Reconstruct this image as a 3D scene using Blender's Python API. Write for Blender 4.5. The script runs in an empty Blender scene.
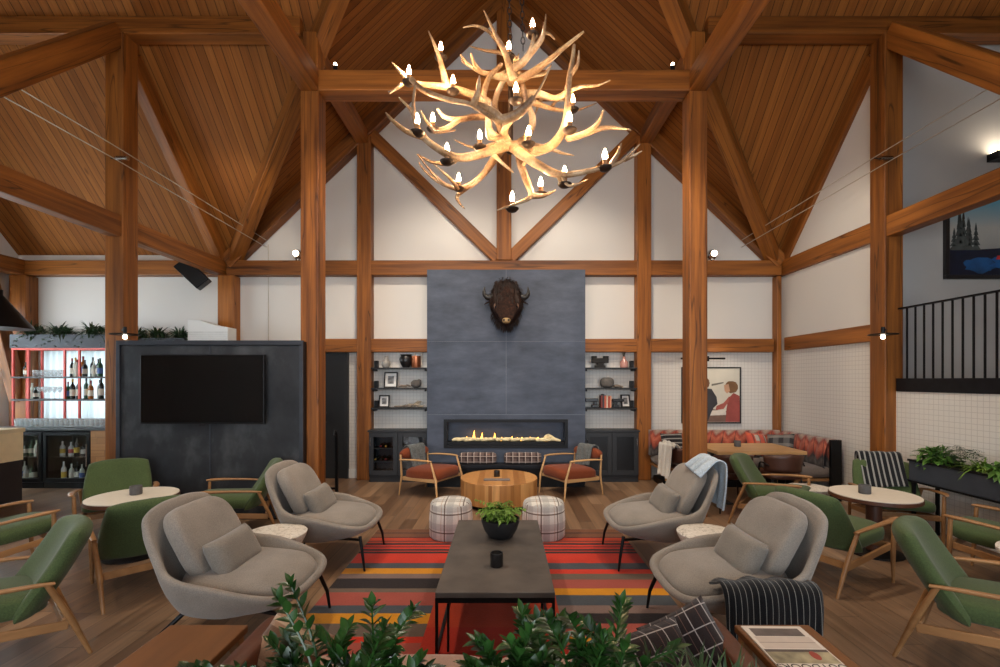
import bpy, bmesh, math, random
from mathutils import Vector, Matrix, noise
PI = math.pi
random.seed(7)
SC = bpy.context.scene
COL = SC.collection
CX, CY, F, EYE = 504.0, 380.0, 460.0, 1.7       # principal point, focal length (px of a 1000 px frame), eye height

def at(px, py, d):
    return Vector(((px - CX) * d / F, d, EYE - (py - CY) * d / F))

def lin(c):
    c /= 255.0
    return c / 12.92 if c <= .04045 else ((c + .055) / 1.055) ** 2.4

def rgb(r, g, b):
    return (lin(r), lin(g), lin(b), 1.0)

# ------------------------------------------------------------------ meshes
class MB:
    def __init__(s):
        s.bm = bmesh.new()
    def face(s, vs, mi=0):
        try:
            f = s.bm.faces.new(vs); f.material_index = mi; return f
        except ValueError:
            return None
    def box(s, c, sz, rz=0, M=None, mi=0, taper=(1, 1)):
        x, y, z = sz[0] / 2, sz[1] / 2, sz[2] / 2
        R = M if M is not None else Matrix.Rotation(rz, 4, 'Z')
        c = Vector(c); vs = []
        for k in (-1, 1):
            tx, ty = taper if k > 0 else (1, 1)
            for i, j in ((-1, -1), (1, -1), (1, 1), (-1, 1)):
                vs.append(s.bm.verts.new(c + (R @ Vector((i * x * tx, j * y * ty, k * z)))))
        for q in ((3, 2, 1, 0), (4, 5, 6, 7), (0, 1, 5, 4), (1, 2, 6, 5), (2, 3, 7, 6), (3, 0, 4, 7)):
            s.face([vs[i] for i in q], mi)
        return s
    def bb(s, x0, x1, y0, y1, z0, z1, mi=0):
        return s.box(((x0 + x1) / 2, (y0 + y1) / 2, (z0 + z1) / 2), (abs(x1 - x0), abs(y1 - y0), abs(z1 - z0)), mi=mi)
    def bar(s, p0, p1, w, h, mi=0, up=(0, 0, 1)):
        p0, p1 = Vector(p0), Vector(p1); d = (p1 - p0)
        L = d.length; x = d / L; u = Vector(up)
        if abs(x.dot(u)) > .98: u = Vector((0, 1, 0))
        y = u.cross(x).normalized(); z = x.cross(y)
        M = Matrix((x, y, z)).transposed().to_4x4()
        return s.box((p0 + p1) / 2, (L, w, h), M=M, mi=mi)
    def ring_loft(s, rings, closed_u=True, cap0=False, cap1=False, mi=0):
        R = [[s.bm.verts.new(p) for p in r] for r in rings]
        n = len(R[0])
        for a, b in zip(R, R[1:]):
            for i in range(n if closed_u else n - 1):
                j = (i + 1) % n
                s.face([a[i], a[j], b[j], b[i]], mi)
        if cap0: s.face(list(reversed(R[0])), mi)
        if cap1: s.face(R[-1], mi)
        return R
    def tube(s, pts, r, seg=8, mi=0, flat=1.0, cap=True, up=(0, 0, 1)):
        pts = [Vector(p) for p in pts]; n = len(pts)
        rr = list(r) if isinstance(r, (list, tuple)) else [r] * n
        rings = []; prev = None
        for i, p in enumerate(pts):
            t = (pts[min(i + 1, n - 1)] - pts[max(i - 1, 0)])
            if t.length < 1e-9: t = Vector((0, 0, 1))
            t.normalize()
            if prev is None:
                u = Vector(up)
                if abs(t.dot(u)) > .95: u = Vector((1, 0, 0))
                a = u.cross(t).normalized()
            else:
                a = (prev - t * prev.dot(t)).normalized()
            prev = a; b = t.cross(a)
            rings.append([p + (a * math.cos(2 * PI * k / seg) + b * math.sin(2 * PI * k / seg) * flat) * rr[i] for k in range(seg)])
        s.ring_loft(rings, True, cap, cap, mi)
        return s
    def cyl(s, p0, p1, r0, r1=None, seg=16, mi=0):
        return s.tube([p0, p1], [r0, r0 if r1 is None else r1], seg, mi)
    def lathe(s, prof, c=(0, 0, 0), seg=24, mi=0, M=None):
        c = Vector(c); R = M or Matrix.Identity(4); rings = []
        for r, z in prof:
            if r < 1e-6: rings.append([s.bm.verts.new(c + R @ Vector((0, 0, z)))])
            else: rings.append([s.bm.verts.new(c + R @ Vector((r * math.cos(2 * PI * k / seg), r * math.sin(2 * PI * k / seg), z))) for k in range(seg)])
        for a, b in zip(rings, rings[1:]):
            for k in range(seg):
                j = (k + 1) % seg
                if len(a) == 1 and len(b) == 1: continue
                if len(a) == 1: s.face([a[0], b[j], b[k]], mi)
                elif len(b) == 1: s.face([a[k], a[j], b[0]], mi)
                else: s.face([a[k], a[j], b[j], b[k]], mi)
        if len(rings[0]) > 1: s.face(list(reversed(rings[0])), mi)
        if len(rings[-1]) > 1: s.face(rings[-1], mi)
        return s
    def blob(s, c, sz, e1=1.0, e2=1.0, M=None, nu=24, nv=12, mi=0, fn=None):
        # super-ellipsoid, half sizes sz; small e = boxy
        c = Vector(c); R = M or Matrix.Identity(4)
        sp = lambda v, e: math.copysign(abs(v) ** e, v)
        rings = []
        for j in range(nv + 1):
            ph = -PI / 2 + PI * j / nv
            cp, spn = sp(math.cos(ph), e1), sp(math.sin(ph), e1)
            row = []
            for i in range(nu):
                th = 2 * PI * i / nu
                p = Vector((sz[0] * cp * sp(math.cos(th), e2), sz[1] * cp * sp(math.sin(th), e2), sz[2] * spn))
                if fn: p = fn(p)
                row.append(c + R @ p)
            rings.append(row)
        b0 = sum(rings[0], Vector()) / nu; b1 = sum(rings[-1], Vector()) / nu
        RR = [[s.bm.verts.new(p) for p in r] for r in rings[1:-1]]
        v0, v1 = s.bm.verts.new(b0), s.bm.verts.new(b1)
        for a, b in zip(RR, RR[1:]):
            for i in range(nu):
                k = (i + 1) % nu; s.face([a[i], a[k], b[k], b[i]], mi)
        for i in range(nu):
            k = (i + 1) % nu
            s.face([v0, RR[0][k], RR[0][i]], mi); s.face([RR[-1][i], RR[-1][k], v1], mi)
        return s
    def pillow(s, c, w, h, t, M=None, n=14, pinch=.10, mi=0):
        # square cushion in local X (w) by Y (h), thick in Z
        c = Vector(c); R = M or Matrix.Identity(4)
        for sg in (1, -1):
            g = []
            for j in range(n + 1):
                row = []
                for i in range(n + 1):
                    u, v = 2 * i / n - 1, 2 * j / n - 1
                    k = max(0, (1 - u ** 4) * (1 - v ** 4)) ** .55
                    px = u * (1 - pinch * (1 - abs(u)) * 0 - pinch * (1 - v * v) * abs(u) * .6)
                    py = v * (1 - pinch * (1 - u * u) * abs(v) * .6)
                    row.append(s.bm.verts.new(c + R @ Vector((px * w / 2, py * h / 2, sg * t / 2 * k))))
                g.append(row)
            for j in range(n):
                for i in range(n):
                    q = [g[j][i], g[j][i + 1], g[j + 1][i + 1], g[j + 1][i]]
                    s.face(q if sg > 0 else q[::-1], mi)
        bmesh.ops.remove_doubles(s.bm, verts=s.bm.verts, dist=1e-5)
        return s
    def grid(s, fn, nu, nv, mi=0):
        g = [[s.bm.verts.new(fn(i / nu, j / nv)) for i in range(nu + 1)] for j in range(nv + 1)]
        for j in range(nv):
            for i in range(nu):
                s.face([g[j][i], g[j][i + 1], g[j + 1][i + 1], g[j + 1][i]], mi)
        return s
    def prism(s, pts2, y0, y1, mi=0, plane='XZ', off=(0, 0, 0)):
        def P(a, b, d):
            v = {'XZ': (a, d, b), 'XY': (a, b, d), 'YZ': (d, a, b)}[plane]
            return Vector(v) + Vector(off)
        s.ring_loft([[P(a, b, y0) for a, b in pts2], [P(a, b, y1) for a, b in pts2]], True, True, True, mi)
        return s
    def leaf(s, p, d, L, w, droop=.3, mi=0, up=(0, 0, 1), seg=3):
        d = Vector(d).normalized(); p = Vector(p)
        side = d.cross(Vector(up))
        if side.length < .05: side = Vector((1, 0, 0))
        side.normalize(); nrm = side.cross(d)
        prof = {2: (0, 1, 0), 3: (.25, 1, .75, 0), 4: (.2, .85, 1, .6, 0)}[seg]
        prev = None
        for k in range(seg + 1):
            t = k / seg
            q = p + d * (L * t) - Vector((0, 0, 1)) * (droop * L * t * t)
            hw = w / 2 * prof[k]
            if hw < 1e-6: cur = [s.bm.verts.new(q)]
            else: cur = [s.bm.verts.new(q + side * hw + nrm * hw * .35), s.bm.verts.new(q), s.bm.verts.new(q - side * hw + nrm * hw * .35)]
            if prev:
                if len(prev) == 3 and len(cur) == 3:
                    s.face([prev[0], prev[1], cur[1], cur[0]], mi); s.face([prev[1], prev[2], cur[2], cur[1]], mi)
                elif len(prev) == 3:
                    s.face([prev[0], prev[1], cur[0]], mi); s.face([prev[1], prev[2], cur[0]], mi)
                elif len(cur) == 3:
                    s.face([prev[0], cur[1], cur[0]], mi); s.face([prev[0], cur[2], cur[1]], mi)
            prev = cur
        return s
    def build(s, name, m, parent=None, loc=None, rz=0, M=None, smooth=40, bevel=0, bseg=2, sub=0, solid=0, soff=-1, normals=True):
        if normals: bmesh.ops.recalc_face_normals(s.bm, faces=s.bm.faces)
        me = bpy.data.meshes.new(name); s.bm.to_mesh(me); s.bm.free()
        for mm in (m if isinstance(m, (list, tuple)) else [m]): me.materials.append(mm)
        if smooth:
            me.polygons.foreach_set('use_smooth', [True] * len(me.polygons))
            me.set_sharp_from_angle(angle=math.radians(smooth))
        o = bpy.data.objects.new(name, me); COL.objects.link(o)
        if parent is not None: o.parent = parent
        if M is not None: o.matrix_local = M
        else:
            if loc is not None: o.location = loc
            if rz: o.rotation_euler = (0, 0, rz)
        if solid:
            k = o.modifiers.new('solid', 'SOLIDIFY'); k.thickness = solid; k.offset = soff
        if sub:
            k = o.modifiers.new('sub', 'SUBSURF'); k.levels = sub; k.render_levels = sub
        if bevel:
            k = o.modifiers.new('bevel', 'BEVEL'); k.width = bevel; k.segments = bseg; k.limit_method = 'ANGLE'; k.angle_limit = math.radians(35)
        return o

def tag(o, label=None, cat=None, group=None, kind=None):
    if label: o['label'] = label
    if cat: o['category'] = cat
    if group: o['group'] = group
    if kind: o['kind'] = kind
    return o

def thing(name, label, cat, loc=(0, 0, 0), rz=0, group=None, kind=None):
    o = bpy.data.objects.new(name, None); COL.objects.link(o)
    o.empty_display_size = .1
    o.location = loc; o.rotation_euler = (0, 0, rz)
    return tag(o, label, cat, group, kind)

def kids(o):
    return [c for c in bpy.data.objects if c.parent == o]

def dup(root, loc=None, rz=None, label=None, group=None):
    r = root.copy(); COL.objects.link(r)
    if loc is not None: r.location = loc
    if rz is not None: r.rotation_euler = (0, 0, rz)
    if label: r['label'] = label
    if group: r['group'] = group
    def rec(src, dst):
        for ch in kids(src):
            c = ch.copy(); COL.objects.link(c); c.parent = dst
            rec(ch, c)
    rec(root, r)
    return r

def crs(pts, n, closed=False):
    """Catmull-Rom through pts, n samples per span"""
    P = [Vector(p) for p in pts]; N = len(P); out = []
    spans = N if closed else N - 1
    for i in range(spans):
        if closed: a, b, c, d = P[(i - 1) % N], P[i], P[(i + 1) % N], P[(i + 2) % N]
        else: a, b, c, d = P[max(i - 1, 0)], P[i], P[i + 1], P[min(i + 2, N - 1)]
        for k in range(n):
            t = k / n
            out.append(.5 * ((2 * b) + (c - a) * t + (2 * a - 5 * b + 4 * c - d) * t * t + (3 * b - a - 3 * c + d) * t ** 3))
    if not closed: out.append(P[-1].copy())
    return out

def lerp_list(r, n):
    """n samples per span, matching crs(open)"""
    out = []
    for i in range(len(r) - 1):
        for k in range(n): out.append(r[i] + (r[i + 1] - r[i]) * k / n)
    return out + [r[-1]]

# ------------------------------------------------------------------ materials
class NT:
    def __init__(s, name):
        s.m = bpy.data.materials.new(name); s.m.use_nodes = True
        s.t = s.m.node_tree; s.t.nodes.clear()
        s.out = s.t.nodes.new('ShaderNodeOutputMaterial')
        s.b = s.t.nodes.new('ShaderNodeBsdfPrincipled')
        s.t.links.new(s.b.outputs[0], s.out.inputs[0])
    def n(s, typ, **kw):
        nd = s.t.nodes.new(typ)
        for k, v in kw.items(): setattr(nd, k, v)
        return nd
    def put(s, inp, v):
        if isinstance(v, bpy.types.NodeSocket): s.t.links.new(v, inp)
        else: inp.default_value = v
    def coord(s, which='Object'):
        return s.n('ShaderNodeTexCoord').outputs[which]
    def sep(s, v):
        nd = s.n('ShaderNodeSeparateXYZ'); s.put(nd.inputs[0], v); return nd.outputs
    def comb(s, x, y, z):
        nd = s.n('ShaderNodeCombineXYZ')
        for i, v in enumerate((x, y, z)): s.put(nd.inputs[i], v)
        return nd.outputs[0]
    def math(s, op, a, b=0.0, c=0.0):
        nd = s.n('ShaderNodeMath', operation=op)
        s.put(nd.inputs[0], a); s.put(nd.inputs[1], b)
        if op in ('MULTIPLY_ADD', 'COMPARE', 'PINGPONG', 'SMOOTH_MIN'): s.put(nd.inputs[2], c)
        return nd.outputs[0]
    def scale(s, v, xyz):
        nd = s.n('ShaderNodeVectorMath', operation='MULTIPLY'); s.put(nd.inputs[0], v); nd.inputs[1].default_value = xyz
        return nd.outputs[0]
    def add(s, v, w):
        nd = s.n('ShaderNodeVectorMath', operation='ADD'); s.put(nd.inputs[0], v); s.put(nd.inputs[1], w); return nd.outputs[0]
    def noise(s, v, sc=5, det=3, rough=.5, col=False):
        nd = s.n('ShaderNodeTexNoise'); s.put(nd.inputs['Vector'], v)
        nd.inputs['Scale'].default_value = sc; nd.inputs['Detail'].default_value = det; nd.inputs['Roughness'].default_value = rough
        return nd.outputs['Color' if col else 'Fac']
    def white(s, v):
        nd = s.n('ShaderNodeTexWhiteNoise', noise_dimensions='3D'); s.put(nd.inputs['Vector'], v); return nd.outputs['Value']
    def ramp(s, f, stops, interp='LINEAR'):
        nd = s.n('ShaderNodeValToRGB'); r = nd.color_ramp; r.interpolation = interp
        while len(r.elements) < len(stops): r.elements.new(.5)
        for e, (p, c) in zip(r.elements, stops): e.position = p; e.color = c if len(c) == 4 else (*c, 1)
        s.put(nd.inputs[0], f); return nd.outputs[0]
    def mix(s, f, a, b, mode='MIX'):
        nd = s.n('ShaderNodeMix', data_type='RGBA', blend_type=mode)
        s.put(nd.inputs[0], f); s.put(nd.inputs[6], a); s.put(nd.inputs[7], b); return nd.outputs[2]
    def bump(s, h, strength=.3, dist=.01):
        nd = s.n('ShaderNodeBump'); nd.inputs['Strength'].default_value = strength; nd.inputs['Distance'].default_value = dist
        s.put(nd.inputs['Height'], h); s.put(s.b.inputs['Normal'], nd.outputs[0])
    def set(s, **kw):
        for k, v in kw.items(): s.put(s.b.inputs[k.replace('_', ' ')], v)
        return s.m
    def objrand(s):
        return s.n('ShaderNodeObjectInfo').outputs['Random']
    def offs(s, v, k=20.0):
        r = s.math('MULTIPLY', s.objrand(), k); return s.add(v, s.comb(r, r, r))

def plain(name, c, rough=.6, metal=0, var=.12, sc=9, bump=0, spec=.5, **kw):
    t = NT(name); v = t.coord()
    f = t.noise(v, sc, 4)
    dark = tuple(x * (1 - var) for x in c[:3]) + (1,); lite = tuple(min(1, x * (1 + var)) for x in c[:3]) + (1,)
    t.set(Base_Color=t.ramp(f, [(.3, dark), (.7, lite)]), Roughness=rough, Metallic=metal, Specular_IOR_Level=spec)
    if bump: t.bump(t.noise(v, sc * 6, 2), bump, .004)
    for k, v in kw.items(): t.put(t.b.inputs[k.replace('_', ' ')], v)
    return t.m

def fabric(name, c, var=.22, weave=260, rough=.95, mottled=7, sheen=.25, bump=.35):
    t = NT(name); v = t.coord()
    f = t.math('ADD', t.math('MULTIPLY', t.noise(v, weave, 2), .65), t.math('MULTIPLY', t.noise(v, mottled, 3), .35))
    d = tuple(x * (1 - var * 1.6) for x in c[:3]) + (1,); l = tuple(min(1, x * (1 + var * 1.6)) for x in c[:3]) + (1,)
    t.set(Base_Color=t.ramp(f, [(.28, d), (.72, l)]), Roughness=rough, Specular_IOR_Level=.2, Sheen_Weight=sheen)
    t.bump(t.noise(v, weave, 2), bump, .003)
    return t.m

def wood(name, c1, c2, axis=0, rough=.45, grain=18, stretch=.06, cracks=0.0, var=.25, knots=0.0, coat=0):
    t = NT(name); v = t.offs(t.coord(), 13.0)
    sc = [1.0, 1.0, 1.0]; sc[axis] = stretch
    g = t.noise(t.scale(v, sc), grain, 5, .6)
    wob = t.noise(t.scale(v, sc), 2.2, 2)
    f = t.math('ADD', t.math('MULTIPLY', g, .6), t.math('MULTIPLY', wob, .4))
    col = t.ramp(f, [(.32, c1), (.66, c2)])
    r = t.math('MULTIPLY_ADD', t.objrand(), var, 1 - var / 2)
    col = t.mix(1.0, col, t.comb(r, r, r), 'MULTIPLY')
    if knots:
        vo = t.n('ShaderNodeTexVoronoi'); sk = [1.0, 1.0, 1.0]; sk[axis] = .45
        t.put(vo.inputs['Vector'], t.scale(v, sk)); vo.inputs['Scale'].default_value = knots
        k = t.ramp(vo.outputs['Distance'], [(.05, (1, 1, 1, 1)), (.11, (0, 0, 0, 1))])
        col = t.mix(t.math('MULTIPLY', k, .65), col, tuple(x * .25 for x in c1[:3]) + (1,))
    if cracks:
        s2 = [2.6, 2.6, 2.6]; s2[axis] = .12
        n2 = t.noise(t.scale(v, s2), 2.4, 2)
        k = t.ramp(t.math('ABSOLUTE', t.math('SUBTRACT', n2, .5)), [(.0, (1, 1, 1, 1)), (cracks, (0, 0, 0, 1))])
        col = t.mix(t.math('MULTIPLY', k, .7), col, tuple(x * .2 for x in c1[:3]) + (1,))
    t.set(Base_Color=col, Roughness=rough, Specular_IOR_Level=.4, Coat_Weight=coat)
    t.bump(g, .15, .004)
    return t.m

def planks(name, across, along, w, L, cols, rough=.4, seam=.03, seamd=.35, grain=.22, knots=0, spec=.4, g=(26, 1.3)):
    t = NT(name); o = t.sep(t.coord())
    a = t.math('DIVIDE', o[across], w); row = t.math('FLOOR', a); fr = t.math('FRACT', a)
    if L:
        al = t.math('ADD', t.math('DIVIDE', o[along], L), t.math('MULTIPLY', t.white(t.comb(row, 3.3, 1.7)), 9.0))
        sg = t.math('FLOOR', al); fa = t.math('FRACT', al)
    else:
        sg = 0.0; fa = .5
    idv = t.white(t.comb(row, sg, 5.1))
    col = t.ramp(idv, [(i / max(1, len(cols) - 1), c) for i, c in enumerate(cols)])
    gv = t.comb(t.math('MULTIPLY', o[across], g[0]), t.math('MULTIPLY', o[along], g[1]), t.math('MULTIPLY', idv, 37.0))
    gn = t.noise(gv, 1.0, 5, .62)
    gm = t.math('MULTIPLY_ADD', t.math('SUBTRACT', gn, .5), grain * 4, 1.0)
    col = t.mix(1.0, col, t.comb(gm, gm, gm), 'MULTIPLY')
    if knots:
        vo = t.n('ShaderNodeTexVoronoi')
        t.put(vo.inputs['Vector'], t.comb(o[across], t.math('MULTIPLY', o[along], .55), t.math('MULTIPLY', idv, 9.0)))
        vo.inputs['Scale'].default_value = knots
        k = t.ramp(vo.outputs['Distance'], [(.04, (1, 1, 1, 1)), (.1, (0, 0, 0, 1))])
        col = t.mix(t.math('MULTIPLY', k, .6), col, tuple(x * .3 for x in cols[0][:3]) + (1,))
    sd = t.math('MINIMUM', fr, t.math('SUBTRACT', 1.0, fr))
    sm = t.math('LESS_THAN', sd, seam)
    if L:
        se = t.math('LESS_THAN', t.math('MINIMUM', fa, t.math('SUBTRACT', 1.0, fa)), seam * w / L)
        sm = t.math('MAXIMUM', sm, se)
    k = t.math('MULTIPLY_ADD', sm, -seamd, 1.0)
    col = t.mix(1.0, col, t.comb(k, k, k), 'MULTIPLY')
    t.set(Base_Color=col, Roughness=t.math('MULTIPLY_ADD', gn, .25, rough - .12), Specular_IOR_Level=spec)
    t.bump(t.math('SUBTRACT', t.math('MULTIPLY', gn, .3), sm), .3, .004)
    return t.m

def stripes(t, s, period, width, off=0.0):
    """1 inside stripes of the given width (metres) every period along socket s"""
    f = t.math('FRACT', t.math('DIVIDE', t.math('ADD', s, off + 50 * period), period))
    return t.math('LESS_THAN', f, width / period)

def glass(name, c=(1, 1, 1, 1), rough=.02, ior=1.45):
    t = NT(name); return t.set(Base_Color=c, Roughness=rough, IOR=ior, Transmission_Weight=1.0)

def thin_glass(name, c=(1, 1, 1, 1), refl=.12):
    t = NT(name); tr = t.n('ShaderNodeBsdfTransparent'); gl = t.n('ShaderNodeBsdfGlossy'); mx = t.n('ShaderNodeMixShader')
    tr.inputs[0].default_value = c; gl.inputs['Roughness'].default_value = .03; mx.inputs[0].default_value = refl
    t.t.links.new(tr.outputs[0], mx.inputs[1]); t.t.links.new(gl.outputs[0], mx.inputs[2]); t.t.links.new(mx.outputs[0], t.out.inputs[0])
    return t.m

def emit(name, c, st):
    t = NT(name); return t.set(Base_Color=c, Emission_Color=c, Emission_Strength=st)
# ================================================================== camera
cam_d = bpy.data.cameras.new('camera'); cam = bpy.data.objects.new('camera', cam_d); COL.objects.link(cam)
cam.location = (0, 0, EYE); cam.rotation_euler = (PI / 2, 0, 0)
cam_d.sensor_width = 36; cam_d.lens = 36 * F / 1000
cam_d.shift_x = -(CX - 500) / 1000; cam_d.shift_y = (CY - 333.5) / 1000
cam_d.clip_start = .05
SC.camera = cam

# ================================================================== shared materials
M = {}
M['timber'] = wood('timber', rgb(84, 44, 15), rgb(172, 105, 42), 0, .5, 14, .05, .012, .22, 1.6)
M['ceil_x'] = planks('ceiling_boards_up_cross_slope', 0, 1, .115, None, [rgb(126, 74, 29), rgb(152, 94, 40), rgb(138, 82, 33)], .7, .05, .6, .30, 3.6, spec=.2, g=(28, 1.1))
M['ceil_y'] = planks('ceiling_boards_up_main_slope', 1, 0, .115, None, [rgb(126, 74, 29), rgb(152, 94, 40), rgb(138, 82, 33)], .7, .05, .6, .30, 3.6, spec=.2, g=(28, 1.1))
M['floor'] = planks('floor_planks', 0, 1, .15, 1.5, [rgb(100, 76, 58), rgb(132, 104, 80), rgb(114, 88, 67), rgb(148, 119, 93)], .36, .02, .5, .36, 0, g=(30, 1.1))
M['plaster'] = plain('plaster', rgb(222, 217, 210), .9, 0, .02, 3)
M['white_paint'] = plain('white_paint', rgb(226, 224, 220), .6, 0, .02, 3)
M['black_metal'] = plain('black_metal', rgb(26, 26, 28), .45, .6, .15, 12)
M['dark_metal'] = plain('dark_metal', rgb(40, 40, 44), .4, .7, .15, 12)
M['grey_metal'] = plain('grey_metal', rgb(62, 65, 72), .45, .5, .1, 8)
M['chrome'] = plain('chrome', rgb(190, 188, 184), .25, 1, .05, 8)
M['bulb_ch'] = emit('candle_bulb_glow', rgb(255, 214, 166), 430)
M['bulb_white'] = emit('bulb_glow_white', rgb(255, 232, 200), 14)
M['glass'] = glass('clear_glass')
M['pane'] = thin_glass('window_pane', (.95, .97, .98, 1), .06)

def tile_mat(name, axis, zmax=None, xmin=None):
    t = NT(name); o = t.sep(t.coord())
    P = .06
    def line(s):
        f = t.math('FRACT', t.math('DIVIDE', t.math('ADD', s, 50.0), P))
        return t.math('LESS_THAN', f, .10)
    g = t.math('MAXIMUM', line(o[axis]), line(o[2]))
    if zmax is not None: g = t.math('MULTIPLY', g, t.math('LESS_THAN', o[2], zmax))
    if xmin is not None: g = t.math('MULTIPLY', g, t.math('GREATER_THAN', o[0], xmin))
    col = t.mix(g, rgb(224, 219, 211), rgb(203, 197, 190))
    t.set(Base_Color=col, Roughness=t.math('MULTIPLY_ADD', g, .5, .4))
    t.bump(t.math('SUBTRACT', 1.0, g), .25, .004)
    return t.m
M['tile_back'] = tile_mat('white_mosaic_tile_back', 0, 2.2, -3.3)
M['tile_side'] = tile_mat('white_mosaic_tile_side', 1, 2.2)

# ================================================================== room shell
EAVE, PM, PC, HX, YB = 3.87, .96, 1.07, 4.73, 8.0
ZR = EAVE + PM * HX                   # ridge 8.41
YC = YB - (ZR - EAVE) / PC            # crossing of the ridges
YF = 2 * YC - YB                      # front eave of the cross gable
XL, XR, YE = -8.45, 8.6, -4.2
def zc(y): return EAVE + PC * (YB - y)
def zm(x): return EAVE + PM * (HX - abs(x))

def struct(o, label, cat, group=None):
    return tag(o, label, cat, group, 'structure')

m = MB(); m.bb(XL - .2, XR + .2, YE - .2, YB + .2, -.2, 0)
struct(m.build('floor', M['floor'], smooth=0), 'brown plank floor running toward the fireplace', 'floor')

def slab(polys, mat, name, label):
    m = MB()
    for p in polys:
        a = [m.bm.verts.new(q) for q in p]; b = [m.bm.verts.new(Vector(q) + Vector((0, 0, .12))) for q in p]
        m.face(a); m.face(b[::-1])
        for i in range(len(p)):
            j = (i + 1) % len(p); m.face([a[i], b[i], b[j], a[j]])
    return struct(m.build(name, mat, smooth=0), label, 'ceiling')
LFT = [(XL - .2, YB + .2, zc(YB + .2)), (-HX - .19, YB + .2, zc(YB + .2)), (0, YC, ZR), (XL - .2, YC, ZR)]
LFF = [(XL - .2, YF, EAVE), (-HX, YF, EAVE), (0, YC, ZR), (XL - .2, YC, ZR)]
mir = lambda P: [(-x + 0, y, z) for x, y, z in P]
RGT = [(-x if x > XL - .1 else XR + .2, y, z) for x, y, z in LFT]
RGF = [(-x if x > XL - .1 else XR + .2, y, z) for x, y, z in LFF]
slab([LFT, LFF], M['ceil_x'], 'ceiling', 'pine board slope above the bar side')
slab([RGT, RGF], M['ceil_x'], 'ceiling', 'pine board slope above the landing side')
A1 = [(-HX - .19, YB + .2, EAVE - .19), (0, YB + .2, ZR), (0, YC, ZR)]
A2 = [(0, YC, ZR), (0, YE, ZR), (-HX, YE, EAVE), (-HX, YF, EAVE)]
slab([A1, A2], M['ceil_y'], 'ceiling', 'pine board slope of the main gable, bar side')
slab([mir(A1), mir(A2)], M['ceil_y'], 'ceiling', 'pine board slope of the main gable, landing side')

# back wall with the gable; opening behind the bar shelves
WX0, WX1, WZ0, WZ1 = -7.98, -6.45, 1.0, 2.2
m = MB()
def wpoly(m, pts, y0, y1): m.prism(pts, y0, y1)
wpoly(m, [(XL - .15, 0), (WX0, 0), (WX0, EAVE + .05), (XL - .15, EAVE + .05)], YB, YB + .15)
wpoly(m, [(WX0, 0), (WX1, 0), (WX1, WZ0), (WX0, WZ0)], YB, YB + .15)
wpoly(m, [(WX0, WZ1), (WX1, WZ1), (WX1, EAVE + .05), (WX0, EAVE + .05)], YB, YB + .15)
wpoly(m, [(WX1, 0), (5.0, 0), (5.0, EAVE - .2), (HX, EAVE + .05), (0, ZR + .05), (-HX, EAVE + .05), (WX1, EAVE + .05)], YB, YB + .15)
struct(m.build('wall_back', M['tile_back'], smooth=0), 'white gable wall behind the fireplace, mosaic tile below', 'wall')
# right wall of the alcove, up to the rake
m = MB(); m.prism([(5.93, 0), (YB, 0), (YB, EAVE + .05), (5.93, zc(5.93) + .05)], 4.80, 4.95, plane='YZ')
struct(m.build('wall_right', M['tile_side'], smooth=0), 'white alcove wall, mosaic tile under the middle beam', 'wall')
# low tiled wall under the landing
m = MB(); m.bb(4.86, 5.0, YF, 5.70, 0, 1.56)
struct(m.build('wall_landing', M['tile_side'], smooth=0), 'low tiled wall under the landing balustrade', 'wall')
m = MB(); m.bb(5.0, XR, YF, 5.95, 1.4, 1.56)
struct(m.build('floor', M['floor'], smooth=0), 'raised landing floor behind the balustrade', 'floor')
m = MB(); m.prism([(4.97, 0), (XR, 0), (XR, zc(5.97)), (4.97, zc(5.97))], 5.95, 6.1)
struct(m.build('wall_upper', plain('shaded_plaster', rgb(186, 183, 178), .9, 0, .02, 3), smooth=0), 'plain wall behind the landing', 'wall')  # plaster greyed in its colour to stand in for shade on this wall
m = MB(); m.prism([(YF, 0), (6.0, 0), (6.0, zc(6.0)), (YC, ZR), (YF, EAVE)], XR, XR + .15, plane='YZ')
struct(m.build('wall_far', M['plaster'], smooth=0), 'end wall of the landing', 'wall')
# left wall with a long window
LY0, LY1, LZ0, LZ1 = 3.2, 7.6, .9, 2.9
m = MB()
for p in ([(YF, 0), (LY0, 0), (LY0, zc(YB)), (YF, EAVE)], [(LY1, 0), (YB + .15, 0), (YB + .15, zc(YB)), (LY1, zc(YB))],
          [(LY0, 0), (LY1, 0), (LY1, LZ0), (LY0, LZ0)], [(LY0, LZ1), (LY1, LZ1), (LY1, zc(YB)), (LY0, zc(YB))],
          [(YF, EAVE), (YB, EAVE), (YC, ZR)]):
    m.prism(p, XL - .15, XL, plane='YZ')
struct(m.build('wall_left', M['plaster'], smooth=0), 'bar end wall with a long window', 'wall')
# walls behind the camera: glazed gable and the two arm ends
m = MB()
for s in (-1, 1):
    xa, xb = s * HX, (XL if s < 0 else XR)
    m.bb(xa, xb, YF - .15, YF, 0, EAVE)
    m.bb(xa - .07, xa + .07, YE, YF, 0, EAVE)
m.bb(-HX, HX, YE - .15, YE, 0, .5)
for x in (-HX, -1.6, 1.6, HX): m.bb(x - .12, x + .12, YE - .15, YE, .5, zm(x) if abs(x) < HX else EAVE)
m.bb(-HX, HX, YE - .15, YE, 3.3, 3.6)
struct(m.build('wall_front', M['plaster'], smooth=0), 'glazed gable wall opposite the fireplace', 'wall')
m = MB(); m.prism([(-HX, .5), (HX, .5), (HX, EAVE), (0, ZR), (-HX, EAVE)], YE - .1, YE - .09)
struct(m.build('window_1', M['pane'], smooth=0), 'tall window glazing of the gable opposite the fireplace', 'window')

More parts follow.
